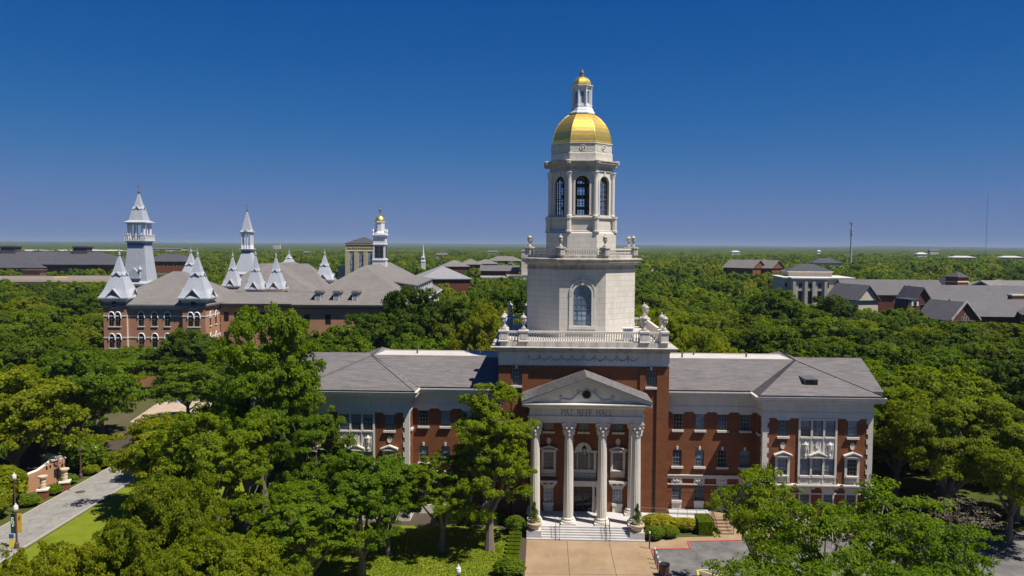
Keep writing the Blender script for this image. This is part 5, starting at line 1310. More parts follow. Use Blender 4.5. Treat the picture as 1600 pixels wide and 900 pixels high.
mesh_part(pg, 'brick_band', 'brick', lambda b: b.box(-40.1, 45.1, -.28, -.21, 7.6, 10.4))
mesh_part(pg, 'stair_core', 'timber', lambda b: (b.box(-13, -5, 20, 26, 11, 15.6), b.box(-13.6, -4.4, 19.4, 26.6, 15.6, 16.1)))
mesh_part(pg, 'upper_parapet', 'kerb', lambda b: (b.box(-20, 4, 14, 14.5, 11, 13.2), b.box(6, 40, 24, 24.5, 11, 13.0)))
def cars():
    b = MB(); b.box(-.9, .9, -2.1, 2.1, .3, .85); b.add([(-.8, -1.3, .85), (.8, -1.3, .85), (.8, 1.5, .85), (-.8, 1.5, .85), (-.65, -.7, 1.4), (.65, -.7, 1.4), (.65, 1.1, 1.4), (-.65, 1.1, 1.4)], [(0, 1, 5, 4), (1, 2, 6, 5), (2, 3, 7, 6), (3, 0, 4, 7), (4, 5, 6, 7)])
    return b
for i, (mx, my, mz, cm) in enumerate(((-258, 366, 11.05, 'bluegrey'), (-246, 367.5, 11.05, 'leadgrey'), (-238, 368, 11.05, 'bluegrey'), (-185, 384, 11.05, 'white'))):
    c = empty('parked_car', (mx, my, mz), R(95), ('dark blue car parked at the near end of the garage deck', 'grey car between two blue ones on the garage deck', 'blue car beside the grey one on the garage deck', 'white car alone at the far end of the garage deck')[i], 'car')
    cars().build('car_body', M[cm], c)
    w_ = MB()
    for a in (-1.3, 1.3):
        for s_ in (-.85, .85): w_.M = Matrix.Translation((s_, a, .33)) @ Matrix.Rotation(R(90), 4, 'Y'); w_.lathe(0, 0, [(.33, -.1), (.33, .1)], 10)
    w_.build('wheel', M['iron'], c)
far_building('low_grey_block', 'low grey-roofed block at the end of the parking garage', -168, 372, 22, 20, 14.2, 14.2, 4, 'terracotta', 'purpleroof', 'flat')
far_building('brick_hip_house', 'far brick building with a pale patched hip roof behind the spires', -187, 430, 26, 18, 19.4, 23.4, 4, 'brick', 'darkroof', wins=[(-10, 10, 5, 16.5, 1.4, 1.6)])
# small things seen among the trees: pale roofs and walls far out
labs = ['pale %s flat-roofed building far out %s', 'small %s roofed house in the trees %s']
spots = [(8, 393, 1300, 60, 'w'), (40, 391, 1350, 70, 'w'), (70, 392, 1300, 40, 'g'), (97, 391, 1380, 50, 'w'), (132, 390, 1300, 36, 'g'), (150, 391, 1250, 40, 'w'), (172, 391, 1350, 40, 'w'), (258, 388, 1500, 60, 'g'),
         (432, 381.0, 2600, 22, 'g'), (1026, 425, 520, 9, 'w'), (1507, 401, 900, 26, 'w'), (1583, 401, 900, 24, 'w'), (1441, 396, 1100, 14, 'w'), (1280, 392, 1500, 6, 'w'), (690, 397, 900, 12, 'g'), (1012, 402, 1000, 10, 'g'), (1130, 399, 800, 16, 'g'), (560, 395, 1000, 14, 'w'), (1090, 396, 1000, 10, 'g'), (1150, 393, 1300, 14, 'w'), (1215, 391, 1500, 14, 'g'), (1370, 393, 1300, 12, 'g'), (1460, 391, 1500, 16, 'g'), (770, 393, 1200, 14, 'g'), (480, 394, 1150, 10, 'g'), (300, 392, 1350, 14, 'g')]
for i, (px, py, D_, w, c) in enumerate(spots):
    if px in (1090, 1215, 1370, 1130): continue
    x, z = sight(px, py, D_); 
    tail = ('first from the frame edge', 'second from the frame edge', 'grey one third along the row', 'behind the dark roof tower', 'grey one past the roof tower', 'just short of the great spire', 'touching the great spire', 'right of the great spire',
            'on the very horizon above the spires', 'right beside the tower among dead branches', 'wide, above the slate roofs', 'last before the frame edge, wide', 'small, between cell tower and mast', 'tiny, left of the cell tower', 'just right of the church steeple', 'close right of the belfry base', 'between tower and red gabled houses', 'left of the library block', 'tenth of the way from tower to cell tower', 'a little above the red gabled houses', 'faint, above the limestone hall roof', 'first right of the cell tower', 'faint, halfway from cell tower to mast', 'above the long brown building', 'between the smallest spires', 'just right of the great spire gallery')[i]
    far_building('distant_building', ('pale flat building far out, ' if c == 'w' else 'grey-roofed low building far out, ') + tail, x, D_, w, w * .5, z - .8, z + (.8 if w > 20 else 1.4), 0, 'white' if c == 'w' and D_ > 1000 or w < 10 else 'lightstone', 'membrane' if c == 'w' else 'purpleroof', 'hip' if c == 'w' else 'gable')

# ---------------------------------------------------------------- street furniture and small garden things
M['globe'] = plain('lamp_glass_globe', (.6, .6, .58), .2)
def lamp(x, y, label, h=4.1):
    r = empty('street_lamp', (x, y, 0), 0, label, 'street lamp', 'post lamps along the campus road')
    mesh_part(r, 'post', 'timber', lambda b: b.lathe(0, 0, [(.2, 0), (.2, .5), (.12, .6), (.09, .9), (.075, h - .7), (.12, h - .62), (.14, h - .55)], 12))
    g = MB(); g.lathe(0, 0, [(.14, h - .55), (.24, h - .3), (.2, h - .05), (.1, h + .03)], 12); g.build('lamp_globe', M['globe'], r, True)
    mesh_part(r, 'lamp_cap', 'globe', lambda b: b.lathe(0, 0, [(.22, h - .02), (.1, h + .1), (.03, h + .28)], 10))
    return r
lamp(-53.0, 96.7, 'brown post lamp beyond the brick gate wall, by white flowering shrubs'); lamp(-53.3, 84.2, 'brown post lamp half sunk in the shrubs before the brick gate wall')
l3 = lamp(-46.9, 74.2, 'post lamp carrying a green and a gold banner by the road edge')
M['bannergreen'] = plain('dark_green_banner', (.01, .06, .035), .7); M['bannergold'] = plain('gold_banner', (.72, .42, .03), .7); M['signblue'] = plain('blue_sign', (.03, .07, .35), .5); M['signyellow'] = plain('yellow_sign', (.75, .62, .02), .5)
mesh_part(l3, 'green_banner', 'bannergreen', lambda b: b.box(-.52, -.1, -.01, .01, 1.5, 3.3)); mesh_part(l3, 'gold_banner', 'bannergold', lambda b: b.box(.1, .54, -.01, .01, 1.6, 3.45))
mesh_part(l3, 'banner_arm', 'iron', lambda b: (b.tube([(-.55, 0, 3.32), (0, 0, 3.32)], .02, 5), b.tube([(0, 0, 3.47), (.57, 0, 3.47)], .02, 5), b.tube([(-.55, 0, 1.48), (0, 0, 1.48)], .02, 5), b.tube([(0, 0, 1.58), (.57, 0, 1.58)], .02, 5)))
def f(b):   # interlocking pale monogram on the green banner
    b.tube([(-.42, -.03, 3.0), (-.42, -.03, 2.45)], .03, 5)
    for z in (2.86, 2.6): b.tube([(-.42 + .16 * math.sin(math.pi * t / 6), -.03, z - .14 * math.cos(math.pi * t / 6)) for t in range(7)], .028, 5)
    b.tube([(-.36, -.035, 2.5), (-.36, -.035, 2.2), (-.3, -.035, 2.12), (-.22, -.035, 2.16), (-.2, -.035, 2.6)], .028, 5)
mesh_part(l3, 'banner_monogram', 'white', f)
mesh_part(l3, 'banner_mark', 'bannergreen', lambda b: (b.tube([(.32, -.03, 3.2), (.32, -.03, 2.75)], .03, 5), b.tube([(.25, -.03, 2.98), (.4, -.03, 2.98)], .03, 5)))
sg = empty('road_sign', (-46.75, 73.2, 0), 0, 'small blue and yellow sign in front of the banner lamp', 'sign')
mesh_part(sg, 'sign_post', 'leadgrey', lambda b: b.tube([(0, 0, 0), (0, 0, 1.6)], .03, 6)); mesh_part(sg, 'blue_panel', 'signblue', lambda b: b.box(-.22, .22, -.03, -.01, 1.35, 1.75)); mesh_part(sg, 'yellow_panel', 'signyellow', lambda b: b.box(-.22, .22, -.03, -.01, .5, 1.33))
lamp(-4.1, 61.5, 'post lamp on the front lawn cut off by the frame', 3.6)
gw = empty('gate_wall', (-55.2, 93, 0), R(62), 'curved red brick gate wall with pale coping and a dark plaque beside the road', 'wall')
mesh_part(gw, 'wall', 'pinkbrick', lambda b: (b.extrude_y([(-2.4, 0), (2.2, 0), (2.2, 3.0), (.6, 3.0), (.2, 2.7), (-1.0, 2.2), (-2.4, 2.0)], -.25, .25), b.box(1.4, 2.21, -.4, 3.0, 0, 3.05)))
mesh_part(gw, 'coping', 'trim', lambda b: (b.box(.6, 2.4, -.4, .4, 3.06, 3.22), b.tube([(.6, 0, 3.05), (.2, 0, 2.8), (-1, 0, 2.28), (-2.4, 0, 2.08)], .18, 4), b.box(1.3, 2.4, .4, 3.1, 3.06, 3.22)))
mesh_part(gw, 'plaque', 'iron', lambda b: b.box(.9, 1.6 - .21, -.28, -.252, 1.0, 2.0))
for x, y, lab in ((-53.1, 89.0, 'stone column stump on a brick pedestal, nearer of the two by the road'), (-51.9 - .4, 92.0, 'stone column stump on a brick pedestal, farther of the two by the road')):
    c = empty('gate_pillar', (x, y, 0), R(20), lab, 'pillar')
    mesh_part(c, 'pedestal', 'brick', lambda b: b.box(-.5, .5, -.5, .5, 0, 1.0)); mesh_part(c, 'pedestal_cap', 'trim', lambda b: b.box(-.6, .6, -.6, .6, 1.0, 1.15))
    mesh_part(c, 'column_stump', 'terracotta', lambda b: b.lathe(0, 0, [(.36, 1.15), (.3, 1.25), (.3, 1.55), (.34, 1.6), (.3, 1.65), (.3, 1.95), (.34, 2.0), (.3, 2.05), (.3, 2.3), (.5, 2.5), (.5, 2.62)], 14))
for i, (u, v_) in enumerate(((5.95, -7.75), (6.05, -10.5), (6.05, -11.5), (6.05, -12.6), (6.05, -13.7))):
    x, y = L2W(u, v_)
    c = empty('bollard', (x, y, 0), 0, ('tall slim grey bollard nearest the portico steps', 'second bollard from the steps along the red kerb', 'third bollard from the steps along the red kerb', 'fourth bollard from the steps along the red kerb', 'last bollard before the dark litter bin')[i], 'bollard', 'bollards along the red kerb')
    h = 1.5 if i == 0 else 1.0
    mesh_part(c, 'post', 'leadgrey', lambda b: b.lathe(0, 0, [(.07, 0), (.06, h)], 8)); mesh_part(c, 'white_cap', 'white', lambda b: b.lathe(0, 0, [(.085, h), (.085, h + .16), (.03, h + .2)], 8))
x, y = L2W(6.45, -14.1); c = empty('litter_bin', (x, y, 0), 0, 'dark round litter bin at the corner of plaza and parking lot', 'litter bin')
mesh_part(c, 'bin_body', 'timber', lambda b: b.lathe(0, 0, [(.36, 0), (.4, .1), (.4, 1.0), (.36, 1.05)], 16)); mesh_part(c, 'bin_rim', 'iron', lambda b: b.lathe(0, 0, [(.44, 1.05), (.44, 1.15), (.2, 1.17)], 16))
# ---------------------------------------------------------------- foliage
def leaf_mat(name, dark, light, hue_var=.5, trans=.5, rough=.6, spec=.2):
    m, nt, bs = new_mat(name)
    at_ = nt.nodes.new('ShaderNodeAttribute'); at_.attribute_name = 'tone'
    oi = nt.nodes.new('ShaderNodeObjectInfo'); v = objco(nt)
    c = mix(nt, at_.outputs['Fac'], dark, light)
    n = noise(nt, v, .3, 2)
    c = mix(nt, 1.0, c, mix(nt, n, (.85, .85, .9), (1.15, 1.12, 1.0)), 'MULTIPLY')
    c = mix(nt, 1.0, c, ramp(nt, oi.outputs['Random'], (0, (1 - .48 * hue_var, 1 - .36 * hue_var, .9)), (.35, (1 - .15 * hue_var, 1, 1)), (.7, (1 + .12 * hue_var, 1 + .05 * hue_var, 1)), (1, (1 + .65 * hue_var, 1 + .3 * hue_var, .85))), 'MULTIPLY')
    nt.links.new(c, bs.inputs['Base Color']); bs.inputs['Roughness'].default_value = rough; bs.inputs['Specular IOR Level'].default_value = spec
    tr = nt.nodes.new('ShaderNodeBsdfTranslucent'); c2 = mix(nt, 1.0, c, (1.7, 1.75, .6), 'MULTIPLY'); nt.links.new(c2, tr.inputs[0])
    ms_ = nt.nodes.new('ShaderNodeMixShader'); ms_.inputs[0].default_value = trans
    nt.links.new(bs.outputs[0], ms_.inputs[1]); nt.links.new(tr.outputs[0], ms_.inputs[2]); nt.links.new(ms_.outputs[0], nt.nodes['Material Output'].inputs[0])
    return m
M['leaf_oak'] = leaf_mat('live_oak_leaves', (.115, .150, .003), (.26, .29, .005), .4)
M['leaf_pecan'] = leaf_mat('pecan_leaves', (.075, .130, .003), (.185, .265, .005), .4)
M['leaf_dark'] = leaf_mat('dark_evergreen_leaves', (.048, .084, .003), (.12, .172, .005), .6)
M['leaf_mid'] = leaf_mat('mixed_tree_leaves', (.075, .122, .003), (.185, .24, .005), .9)
M['leaf_yellow'] = leaf_mat('yellow_shrub_leaves', (.22, .22, .01), (.42, .38, .02), .3)
M['leaf_hedge'] = leaf_mat('clipped_hedge_leaves', (.11, .17, .008), (.20, .27, .012), .3)
M['leaf_dry'] = leaf_mat('bare_grey_twigs', (.09, .075, .06), (.17, .15, .12), .3, .1)
M['bark'] = plain('grey_bark', (.16, .13, .105), .9, var=.35, scale=4); M['palebark'] = plain('pale_smooth_bark', (.30, .26, .22), .85, var=.3, scale=3)

def leaf_cloud(g, centers, radii, per, size, flat=.8, solid=.12):
    """one kite-shaped leaf or leaf spray per row; returns vertex array (n*4, 3) and tone per leaf"""
    C_ = np.repeat(centers, per, 0); Rr = np.repeat(radii, per)
    n = len(C_); d = g.normal(size=(n, 3)); d /= np.linalg.norm(d, axis=1)[:, None]; d[:, 2] = np.where(d[:, 2] < -.35, -d[:, 2], d[:, 2])
    rr = Rr * (np.where(g.random(n) < solid, g.random(n) * .8, .72 + .36 * g.random(n) ** 1.5))
    P = C_ + d * rr[:, None] * np.array([1, 1, flat])
    cc = C_ - centers.mean(0); cc /= np.linalg.norm(cc, axis=1)[:, None] + 1e-6
    nrm = d * .6 + cc * .4 + g.normal(size=(n, 3)) * .5 + np.array([0, 0, .25]); nrm /= np.linalg.norm(nrm, axis=1)[:, None]
    a = np.cross(nrm, g.normal(size=(n, 3))); a /= np.linalg.norm(a, axis=1)[:, None] + 1e-9; b_ = np.cross(nrm, a)
    s_ = size * (.55 + .9 * g.random(n))[:, None]; w = s_ * (.42 + .2 * g.random((n, 1)))
    V = np.stack([P - a * s_ * .6, P + b_ * w + nrm * s_ * .12, P + a * s_ * .6, P - b_ * w + nrm * s_ * .12], 1).reshape(-1, 3)
    ct = np.repeat(g.random(len(centers)), per)
    return V, np.clip(.35 * ct + .65 * g.random(n), 0, 1)
def tufts(g, cs, rs, per, m=9):
    """break every leaf clump into uneven tufts standing out of it"""
    n = len(cs); d = g.normal(size=(n * m, 3)); d /= np.linalg.norm(d, axis=1)[:, None]; d[:, 2] = np.where(d[:, 2] < -.2, -d[:, 2] * .6, d[:, 2])
    R_ = np.repeat(rs, m); k = (.35 + .75 * g.random(n * m))
    c2 = np.repeat(cs, m, 0) + d * (R_ * k)[:, None] * np.array([1.15, 1.15, .8]); r2 = R_ * (.24 + .30 * g.random(n * m))
    return c2, r2, max(6, int(per / m))
def cloud_mesh(name, V, tone, mat):
    n = len(V) // 4; me = bpy.data.meshes.new(name); me.vertices.add(n * 4); me.vertices.foreach_set('co', V.astype(np.float32).ravel())
    me.loops.add(n * 4); me.loops.foreach_set('vertex_index', np.arange(n * 4, dtype=np.int32)); me.polygons.add(n)
    me.polygons.foreach_set('loop_start', np.arange(0, n * 4, 4, dtype=np.int32))
    try: me.polygons.foreach_set('loop_total', np.full(n, 4, dtype=np.int32))
    except Exception: pass
    at_ = me.attributes.new('tone', 'FLOAT', 'FACE'); at_.data.foreach_set('value', tone.astype(np.float32))
    me.materials.append(M[mat]); me.update(calc_edges=True); return me
def tree_proto(kind, seed, H, Rc, clumps, per, leaf, mat, bark='bark', low=.3, shape='round', flat=.75, crad=(.18, .32), solid=.12, limbs=9, tr=.30, spread=1.0):
    """crown: leaf clumps on an uneven hull; trunk: tapered stem with limbs that run into the clumps. Origin on the ground"""
    g = np.random.default_rng(seed); cz = H * (low + 1) / 2; rz = H * (1 - low) / 2
    cs, rs = [], []
    ph = g.random(6) * 6.28
    while len(cs) < clumps:
        d = g.normal(size=3); d /= np.linalg.norm(d)
        if d[2] < -.55: continue
        az = math.atan2(d[1], d[0]); lump = 1 + .16 * math.sin(2 * az + ph[0]) + .12 * math.sin(3 * az + ph[1] + 2 * d[2]) + .08 * math.sin(5 * az + ph[2])
        k = g.random(); rad = (.62 + .42 * k) if g.random() < .8 else .3 + .35 * k
        r_ = Rc * (crad[0] + (crad[1] - crad[0]) * g.random())
        hz = 1.0
        if shape == 'wide': hz = .9 if d[2] > 0 else .7
        if shape == 'tall' and d[2] < 0: lump *= .92
        p = np.array([d[0] * Rc * rad * lump * spread, d[1] * Rc * rad * lump * spread, cz + d[2] * rz * rad * hz * (1 + .1 * math.sin(az * 2 + ph[3]))])
        p[2] = min(p[2], H - r_ * .7)
        if p[2] < H * low * .8: continue
        cs.append(p * np.array([.92, .92, 1])); rs.append(r_)
    cs, rs = np.array(cs), np.array(rs)
    c2, r2, per = tufts(g, cs, rs, per)
    V, tone = leaf_cloud(g, c2, r2, per, leaf, flat, solid)
    crown = cloud_mesh('crown', V, tone, mat)
    b = MB(); fork = H * max(.22, low * .9); r0 = H * .022 + .08
    lean = g.normal(size=2) * .03 * H
    b.tube([(0, 0, -.1), (lean[0] * .3, lean[1] * .3, fork * .5), (lean[0] * .6, lean[1] * .6, fork)], [r0 * 1.35, r0, r0 * .85], 8)
    top = Vector((lean[0], lean[1], H * .8)); b.tube([(lean[0] * .6, lean[1] * .6, fork), (lean[0] * .8 + .2, lean[1] * .8, (fork + H * .8) / 2), top], [r0 * .8, r0 * .45, .04], 6)
    idx = g.permutation(len(cs))
    mains = []
    for i in idx[:limbs]:
        p = Vector(cs[i]); s_ = Vector((lean[0] * .6, lean[1] * .6, fork * (.85 + .5 * g.random()))); m_ = s_.lerp(p, .5) + Vector((g.normal() * .3, g.normal() * .3, H * .04))
        b.tube([s_, s_.lerp(m_, .5) + Vector((0, 0, -.15)), m_, m_.lerp(p, .55) + Vector((g.normal() * .2, g.normal() * .2, .2)), p], [r0 * .55, r0 * .42, r0 * .3, r0 * .18, .03], 6); mains.append((m_, p))
    for i in idx[limbs:limbs * 4]:
        p = Vector(cs[i]); q = min((m_.lerp(e, t) for m_, e in mains for t in (.0, .4, .7)), key=lambda q: (q - p).length)
        b.tube([q, q.lerp(p, .5) + Vector((g.normal() * .2, g.normal() * .2, .25)), p], [r0 * .2, r0 * .12, .025], 4)
    trunk = b.mesh('trunk', M[bark])
    return dict(crown=crown, trunk=trunk, H=H, R=Rc, kind=kind, name={'oak': 'live_oak', 'pecan': 'pecan_tree', 'dark': 'evergreen_tree', 'sparse': 'slender_tree', 'bare': 'bare_tree', 'mid': 'broadleaf_tree'}[kind])
PR = {
 'oak': [tree_proto('oak', 11 + i, 10, 6, 130, 900, .125, 'leaf_oak', low=.22, shape='wide', crad=(.13, .25)) for i in range(3)],
 'pecan': [tree_proto('pecan', 31 + i, 15, 6, 110, 800, .155, 'leaf_pecan', low=.22, crad=(.12, .24), solid=.18, limbs=12) for i in range(3)],
 'fullpecan': [tree_proto('pecan', 37, 15, 4.2, 120, 620, .15, 'leaf_pecan', low=.05, crad=(.16, .30), solid=.2, limbs=14)],
 'sparse': [tree_proto('sparse', 51 + i, 10, 5, 90, 230, .14, 'leaf_pecan', 'palebark', low=.25, shape='wide', crad=(.11, .21), solid=.3, limbs=14) for i in range(3)],
 'dark': [tree_proto('dark', 71 + i, 12, 6, 90, 520, .22, 'leaf_dark', low=.15, crad=(.16, .28)) for i in range(2)],
 'mid': [tree_proto('mid', 91 + i, 12, 6, 90, 520, .22, 'leaf_mid', low=.18, crad=(.15, .30)) for i in range(5)],
 'bare': [tree_proto('bare', 111, 10, 4, 50, 14, .16, 'leaf_dry', 'bark', low=.2, solid=.5, limbs=40)],
}
NT = [0]
def plant(kind, x, y, h, r, label, group=None, cat='tree', k=None, rz=None):
    pr = PR[kind][(NT[0] if k is None else k) % len(PR[kind])]; NT[0] += 1
    e = empty(pr['name'], (x, y, 0), rng.uniform(0, 6.28) if rz is None else rz, label, cat, group)
    sx = r / pr['R']; sz = h / pr['H']; e.scale = (sx, sx, sz)
    for n_ in ('trunk', 'crown'):
        o = bpy.data.objects.new(n_, pr[n_]); COL.objects.link(o); o.parent = e
    return e
def px_tree(kind, px, D_, h, r, label, **kw): return plant(kind, sight(px, 500, D_)[0], D_, h, r, label, **kw)
# foreground, told apart one by one
px_tree('oak', 72, 48, 10.4, 4.0, 'bright yellow-green live oak in the near corner, right beside the campus road', k=0)
px_tree('oak', 246, 54, 12.9, 4.3, 'broad yellowish live oak, tallest of the near ones before the lawn', k=1)
px_tree('oak', 345, 49, 11.0, 4.4, 'darker green live oak closest to the lawn', k=2)
px_tree('oak', 130, 44, 8.0, 4.6, 'near live oak cut off by the frame below the yellowish one', k=2)
px_tree('oak', 10, 42, 8.4, 4.0, 'live oak at the very corner of the frame', k=1)
px_tree('oak', 265, 43, 8.9, 4.6, 'low live oak cut off by the frame before the lawn', k=0)
px_tree('pecan', 322, 67, 14.8, 5.0, 'spreading pecan in front of the tall pecan, over the road bend', k=0)
px_tree('pecan', 414, 77, 22.6, 5.6, 'tallest pecan, standing before the far end of the brick hall', k=1)
px_tree('pecan', 385, 80, 15.5, 5.4, 'darker pecan tucked behind the tallest pecan', k=2)
px_tree('pecan', 488, 72, 13.6, 3.9, 'pecan before the pavilion end, covering its tall windows', k=2)
px_tree('pecan', 566, 66, 11.6, 4.5, 'low broad pecan in front of the hall, brightest on the lawn', k=0)
px_tree('pecan', 470, 62, 9.8, 4.6, 'short pecan at the shady back of the lawn', k=1)
px_tree('pecan', 690, 74, 9.0, 3.9, 'small pecan beside the tall narrow one, over the dark lawn shade', k=1)
px_tree('fullpecan', 766, 74.5, 16.2, 3.9, 'tall narrow pecan hiding the corner of the central block')
px_tree('pecan', 606, 73, 9.4, 3.2, 'pecan under the pavilion corner, darker behind the bright one', k=0)
px_tree('sparse', 1192, 63, 11.2, 4.2, 'slender pale-barked tree in front of the pavilion corner', k=0)
px_tree('sparse', 1295, 57, 10.9, 4.8, 'slender open tree before the pavilion middle', k=1)
px_tree('sparse', 1400, 60, 11.0, 5.2, 'slender tree with spreading top before the last pavilion window', k=2)
px_tree('sparse', 1480, 56, 9.6, 4.0, 'slender tree over the parking lot, next to the leaning bare branches', k=0)
px_tree('sparse', 1195, 49, 9.4, 4.4, 'nearest slender tree, branches reaching over the parking lot', k=2)
px_tree('sparse', 1350, 47, 8.3, 4.6, 'near slender tree cut off by the frame below the pavilion', k=1)
px_tree('sparse', 1560, 48, 8.6, 3.4, 'small slender tree in the near frame corner', k=1)
px_tree('sparse', 1270, 51, 9.0, 3.9, 'slender tree filling the gap between two others by the lot', k=2)
px_tree('sparse', 1445, 50, 8.8, 4.4, 'near slender tree low in the frame, between the pavilion end and the lot', k=0)
px_tree('oak', 1492, 82, 14.0, 7.4, 'big bright broadleaf tree beyond the parking lot', k=0)
px_tree('oak', 1590, 77, 12.0, 6.0, 'bright broadleaf tree at the frame edge beyond the parking lot', k=1)
px_tree('pecan', 1405, 90, 13.2, 5.4, 'bright broadleaf tree touching the end wall of the hall', k=2)
px_tree('bare', 1505, 72, 6.2, 3.4, 'fallen-looking bare grey branches under the big bright tree')
px_tree('oak', 1010, 112, 20.6, 6.6, 'yellow-green tree rising behind the tower balustrade', k=0)
px_tree('oak', 1062, 115, 18.2, 6.4, 'yellow-green tree next along behind the flat white roof', k=1)
px_tree('oak', 1112, 116, 15.4, 6.0, 'yellow-green tree lowest of the three behind the white roof', k=2)
px_tree('oak', 765, 128, 19.4, 6.0, 'yellow-green tree showing left of the stone tower', k=2)
px_tree('dark', 640, 146, 21.2, 7.4, 'dark round tree in front of the brown-roofed hall corner')
px_tree('dark', 725, 150, 19.0, 7.0, 'dark tree between the brown-roofed hall and the tower')
px_tree('dark', 590, 138, 17.0, 6.6, 'dark tree before the brown-roofed hall front')
px_tree('dark', 800, 160, 20.0, 7.0, 'dark tree close behind the tower')
px_tree('bare', 1105, 190, 11.5, 4.6, 'grey leafless tree among green ones behind the hall')
px_tree('bare', 1018, 262, 13.0, 5.5, 'grey leafless tree beside a small white house')
px_tree('dark', 1300, 205, 16.6, 7.0, 'dark magnolia in front of the limestone hall, with pale flowers', k=0)
px_tree('mid', 1215, 190, 18.6, 8.4, 'large round tree in front of the limestone hall wing', k=3)
px_tree('mid', 288, 152, 12.6, 6.2, 'tree before the corner turret nearest the link wing, beside the blue kerb', k=4)
px_tree('mid', 205, 150, 9.4, 5.5, 'round tree under the first corner turret windows', k=1)
px_tree('dark', 250, 155, 8.6, 5.0, 'dark tree below the middle windows of the turreted hall', k=1)
px_tree('mid', 330, 156, 10.2, 5.0, 'tree at the side wall of the turreted hall', k=2)
px_tree('mid', 505, 104, 13.5, 4.6, 'broadleaf tree behind the far pavilion roof', k=3)

# the rest of the campus trees and the woods beyond
BLOCK = [(-90, -56, 156, 192), (-80, -46, 186, 242), (-64, -18, 160, 230), (-75, -54, 324, 348), (-40, -12, 312, 348), (-20, 14, 388, 424), (108, 142, 312, 356), (-320, -222, 462, 520), (-268, -170, 358, 408), (-205, -170, 426, 452), (112, 166, 244, 296), (112, 152, 198, 232), (174, 230, 306, 350), (-53, -45.4, 30, 120), (-65, -56, 128, 160), (22, 36, 117, 150), (26, 32, 36, 60)]
def blocked(x, y, m=3.0):
    lx = (x - HX) * math.cos(YAW) - (y - HY) * math.sin(YAW); ly = (x - HX) * math.sin(YAW) + (y - HY) * math.cos(YAW)
    if -36.5 - m * .5 < lx < 36 + m * .5 and -40 < ly < 20 + m: return True
    return any(a - m < x < b_ + m and c - m < y < d + m for a, b_, c, d in BLOCK)
SKY = [(262, 326, 128, 655), (235, 350, 146, 570), (-40, 165, 360, 447), (150, 350, 162, 548), (345, 560, 172, 508), (555, 700, 166, 470), (470, 800, 118, 560), (640, 735, 320, 436), (730, 835, 400, 438), (1205, 1325, 322, 474), (1290, 1650, 255, 482), (1480, 1650, 205, 500), (1160, 1240, 455, 424), (540, 590, 335, 428), (240, 290, 435, 412), (-40, 200, 475, 424), (1035, 1390, 112, 562), (-40, 700, 1500, 392), (1000, 1045, 300, 430), (345, 530, 230, 470)]
def limit_h(x, y, h, r):
    px, _ = row_of(x, y, 10); dpx = r / y * 1244
    for a, b_, dm_, lim in SKY:
        if y < dm_ and px + dpx > a and px - dpx < b_:
            hm = CAM_H - (lim - 384) / 1244.0 * y - .3
            h = min(h, hm)
    return h
pts = []
y = 86.0
while y < 1500:
    sp = 9.2 if y < 240 else 10.5 + (y - 240) / 1260 * 8
    w_ = .70 * y + 20; x = -w_ + rng.random() * sp
    while x < w_:
        xx, yy = x + rng.uniform(-.36, .36) * sp, y + rng.uniform(-.36, .36) * sp; x += sp
        px, _ = row_of(xx, yy, 8)
        if blocked(xx, yy): continue
        if y < 500 and rng.random() < .05: continue
        big = rng.random(); h = (8.5 + 7 * big) if y < 400 else (8.5 + 8.5 * big); r_ = (.42 + .34 * (.6 * big + .4 * rng.random())) * sp + (.6 if y < 240 else 0)
        h = limit_h(xx, yy, h, r_)
        if h < 4.0: continue
        r_ = min(r_, h * .62)
        pts.append((xx, yy, h, r_, px))
    y += sp * .92
near = [p for p in pts if p[1] < 330 and -80 < p[4] < 1680]; near.sort(key=lambda p: p[1] - 6 * p[2])
near = near[:255]; ns = set(id(p) for p in near)
rest = [p for p in pts if id(p) not in ns]
def region(px, y_):
    d = 'near' if y_ < 125 else 'middle' if y_ < 175 else 'far'
    if px < 150: w_ = 'left of the turreted hall' if y_ > 150 else 'beside the campus road near the frame edge'
    elif px < 350: w_ = 'in front of the turreted hall' if y_ < 160 else 'beyond the turreted hall'
    elif px < 560: w_ = 'in front of the brown-roofed hall link' if y_ < 165 else 'beyond the spired hall'
    elif px < 830: w_ = 'between the brown-roofed hall and the stone tower'
    elif px < 1000: w_ = 'behind the stone tower'
    elif px < 1210: w_ = 'behind the white roof strip of the hall'
    elif px < 1390: w_ = 'behind the far pavilion, before the limestone hall'
    else: w_ = 'beyond the hall end, before the slate roofs'
    return d, w_
for xx, yy, h, r_, px in near:
    d, w_ = region(px, yy); u = rng.random()
    left = px < 560
    kind = 'dark' if u < (.5 if left or px > 1200 else .28) else 'mid'
    if d == 'near' and rng.random() < .25: kind = 'oak'
    size = 'low' if h < 8 else 'mid-sized' if h < 11.5 else 'tall'
    col = {'dark': 'dark green', 'mid': 'mid green', 'oak': 'yellow-green'}[kind]
    rr = 'first row' if d == 'near' else 'second rows' if d == 'middle' else 'back rows'
    lab = f'{size} {col} tree in the {rr} {w_}'
    plant(kind, xx, yy, h, r_, lab, group=lab.replace('tree', 'trees', 1))

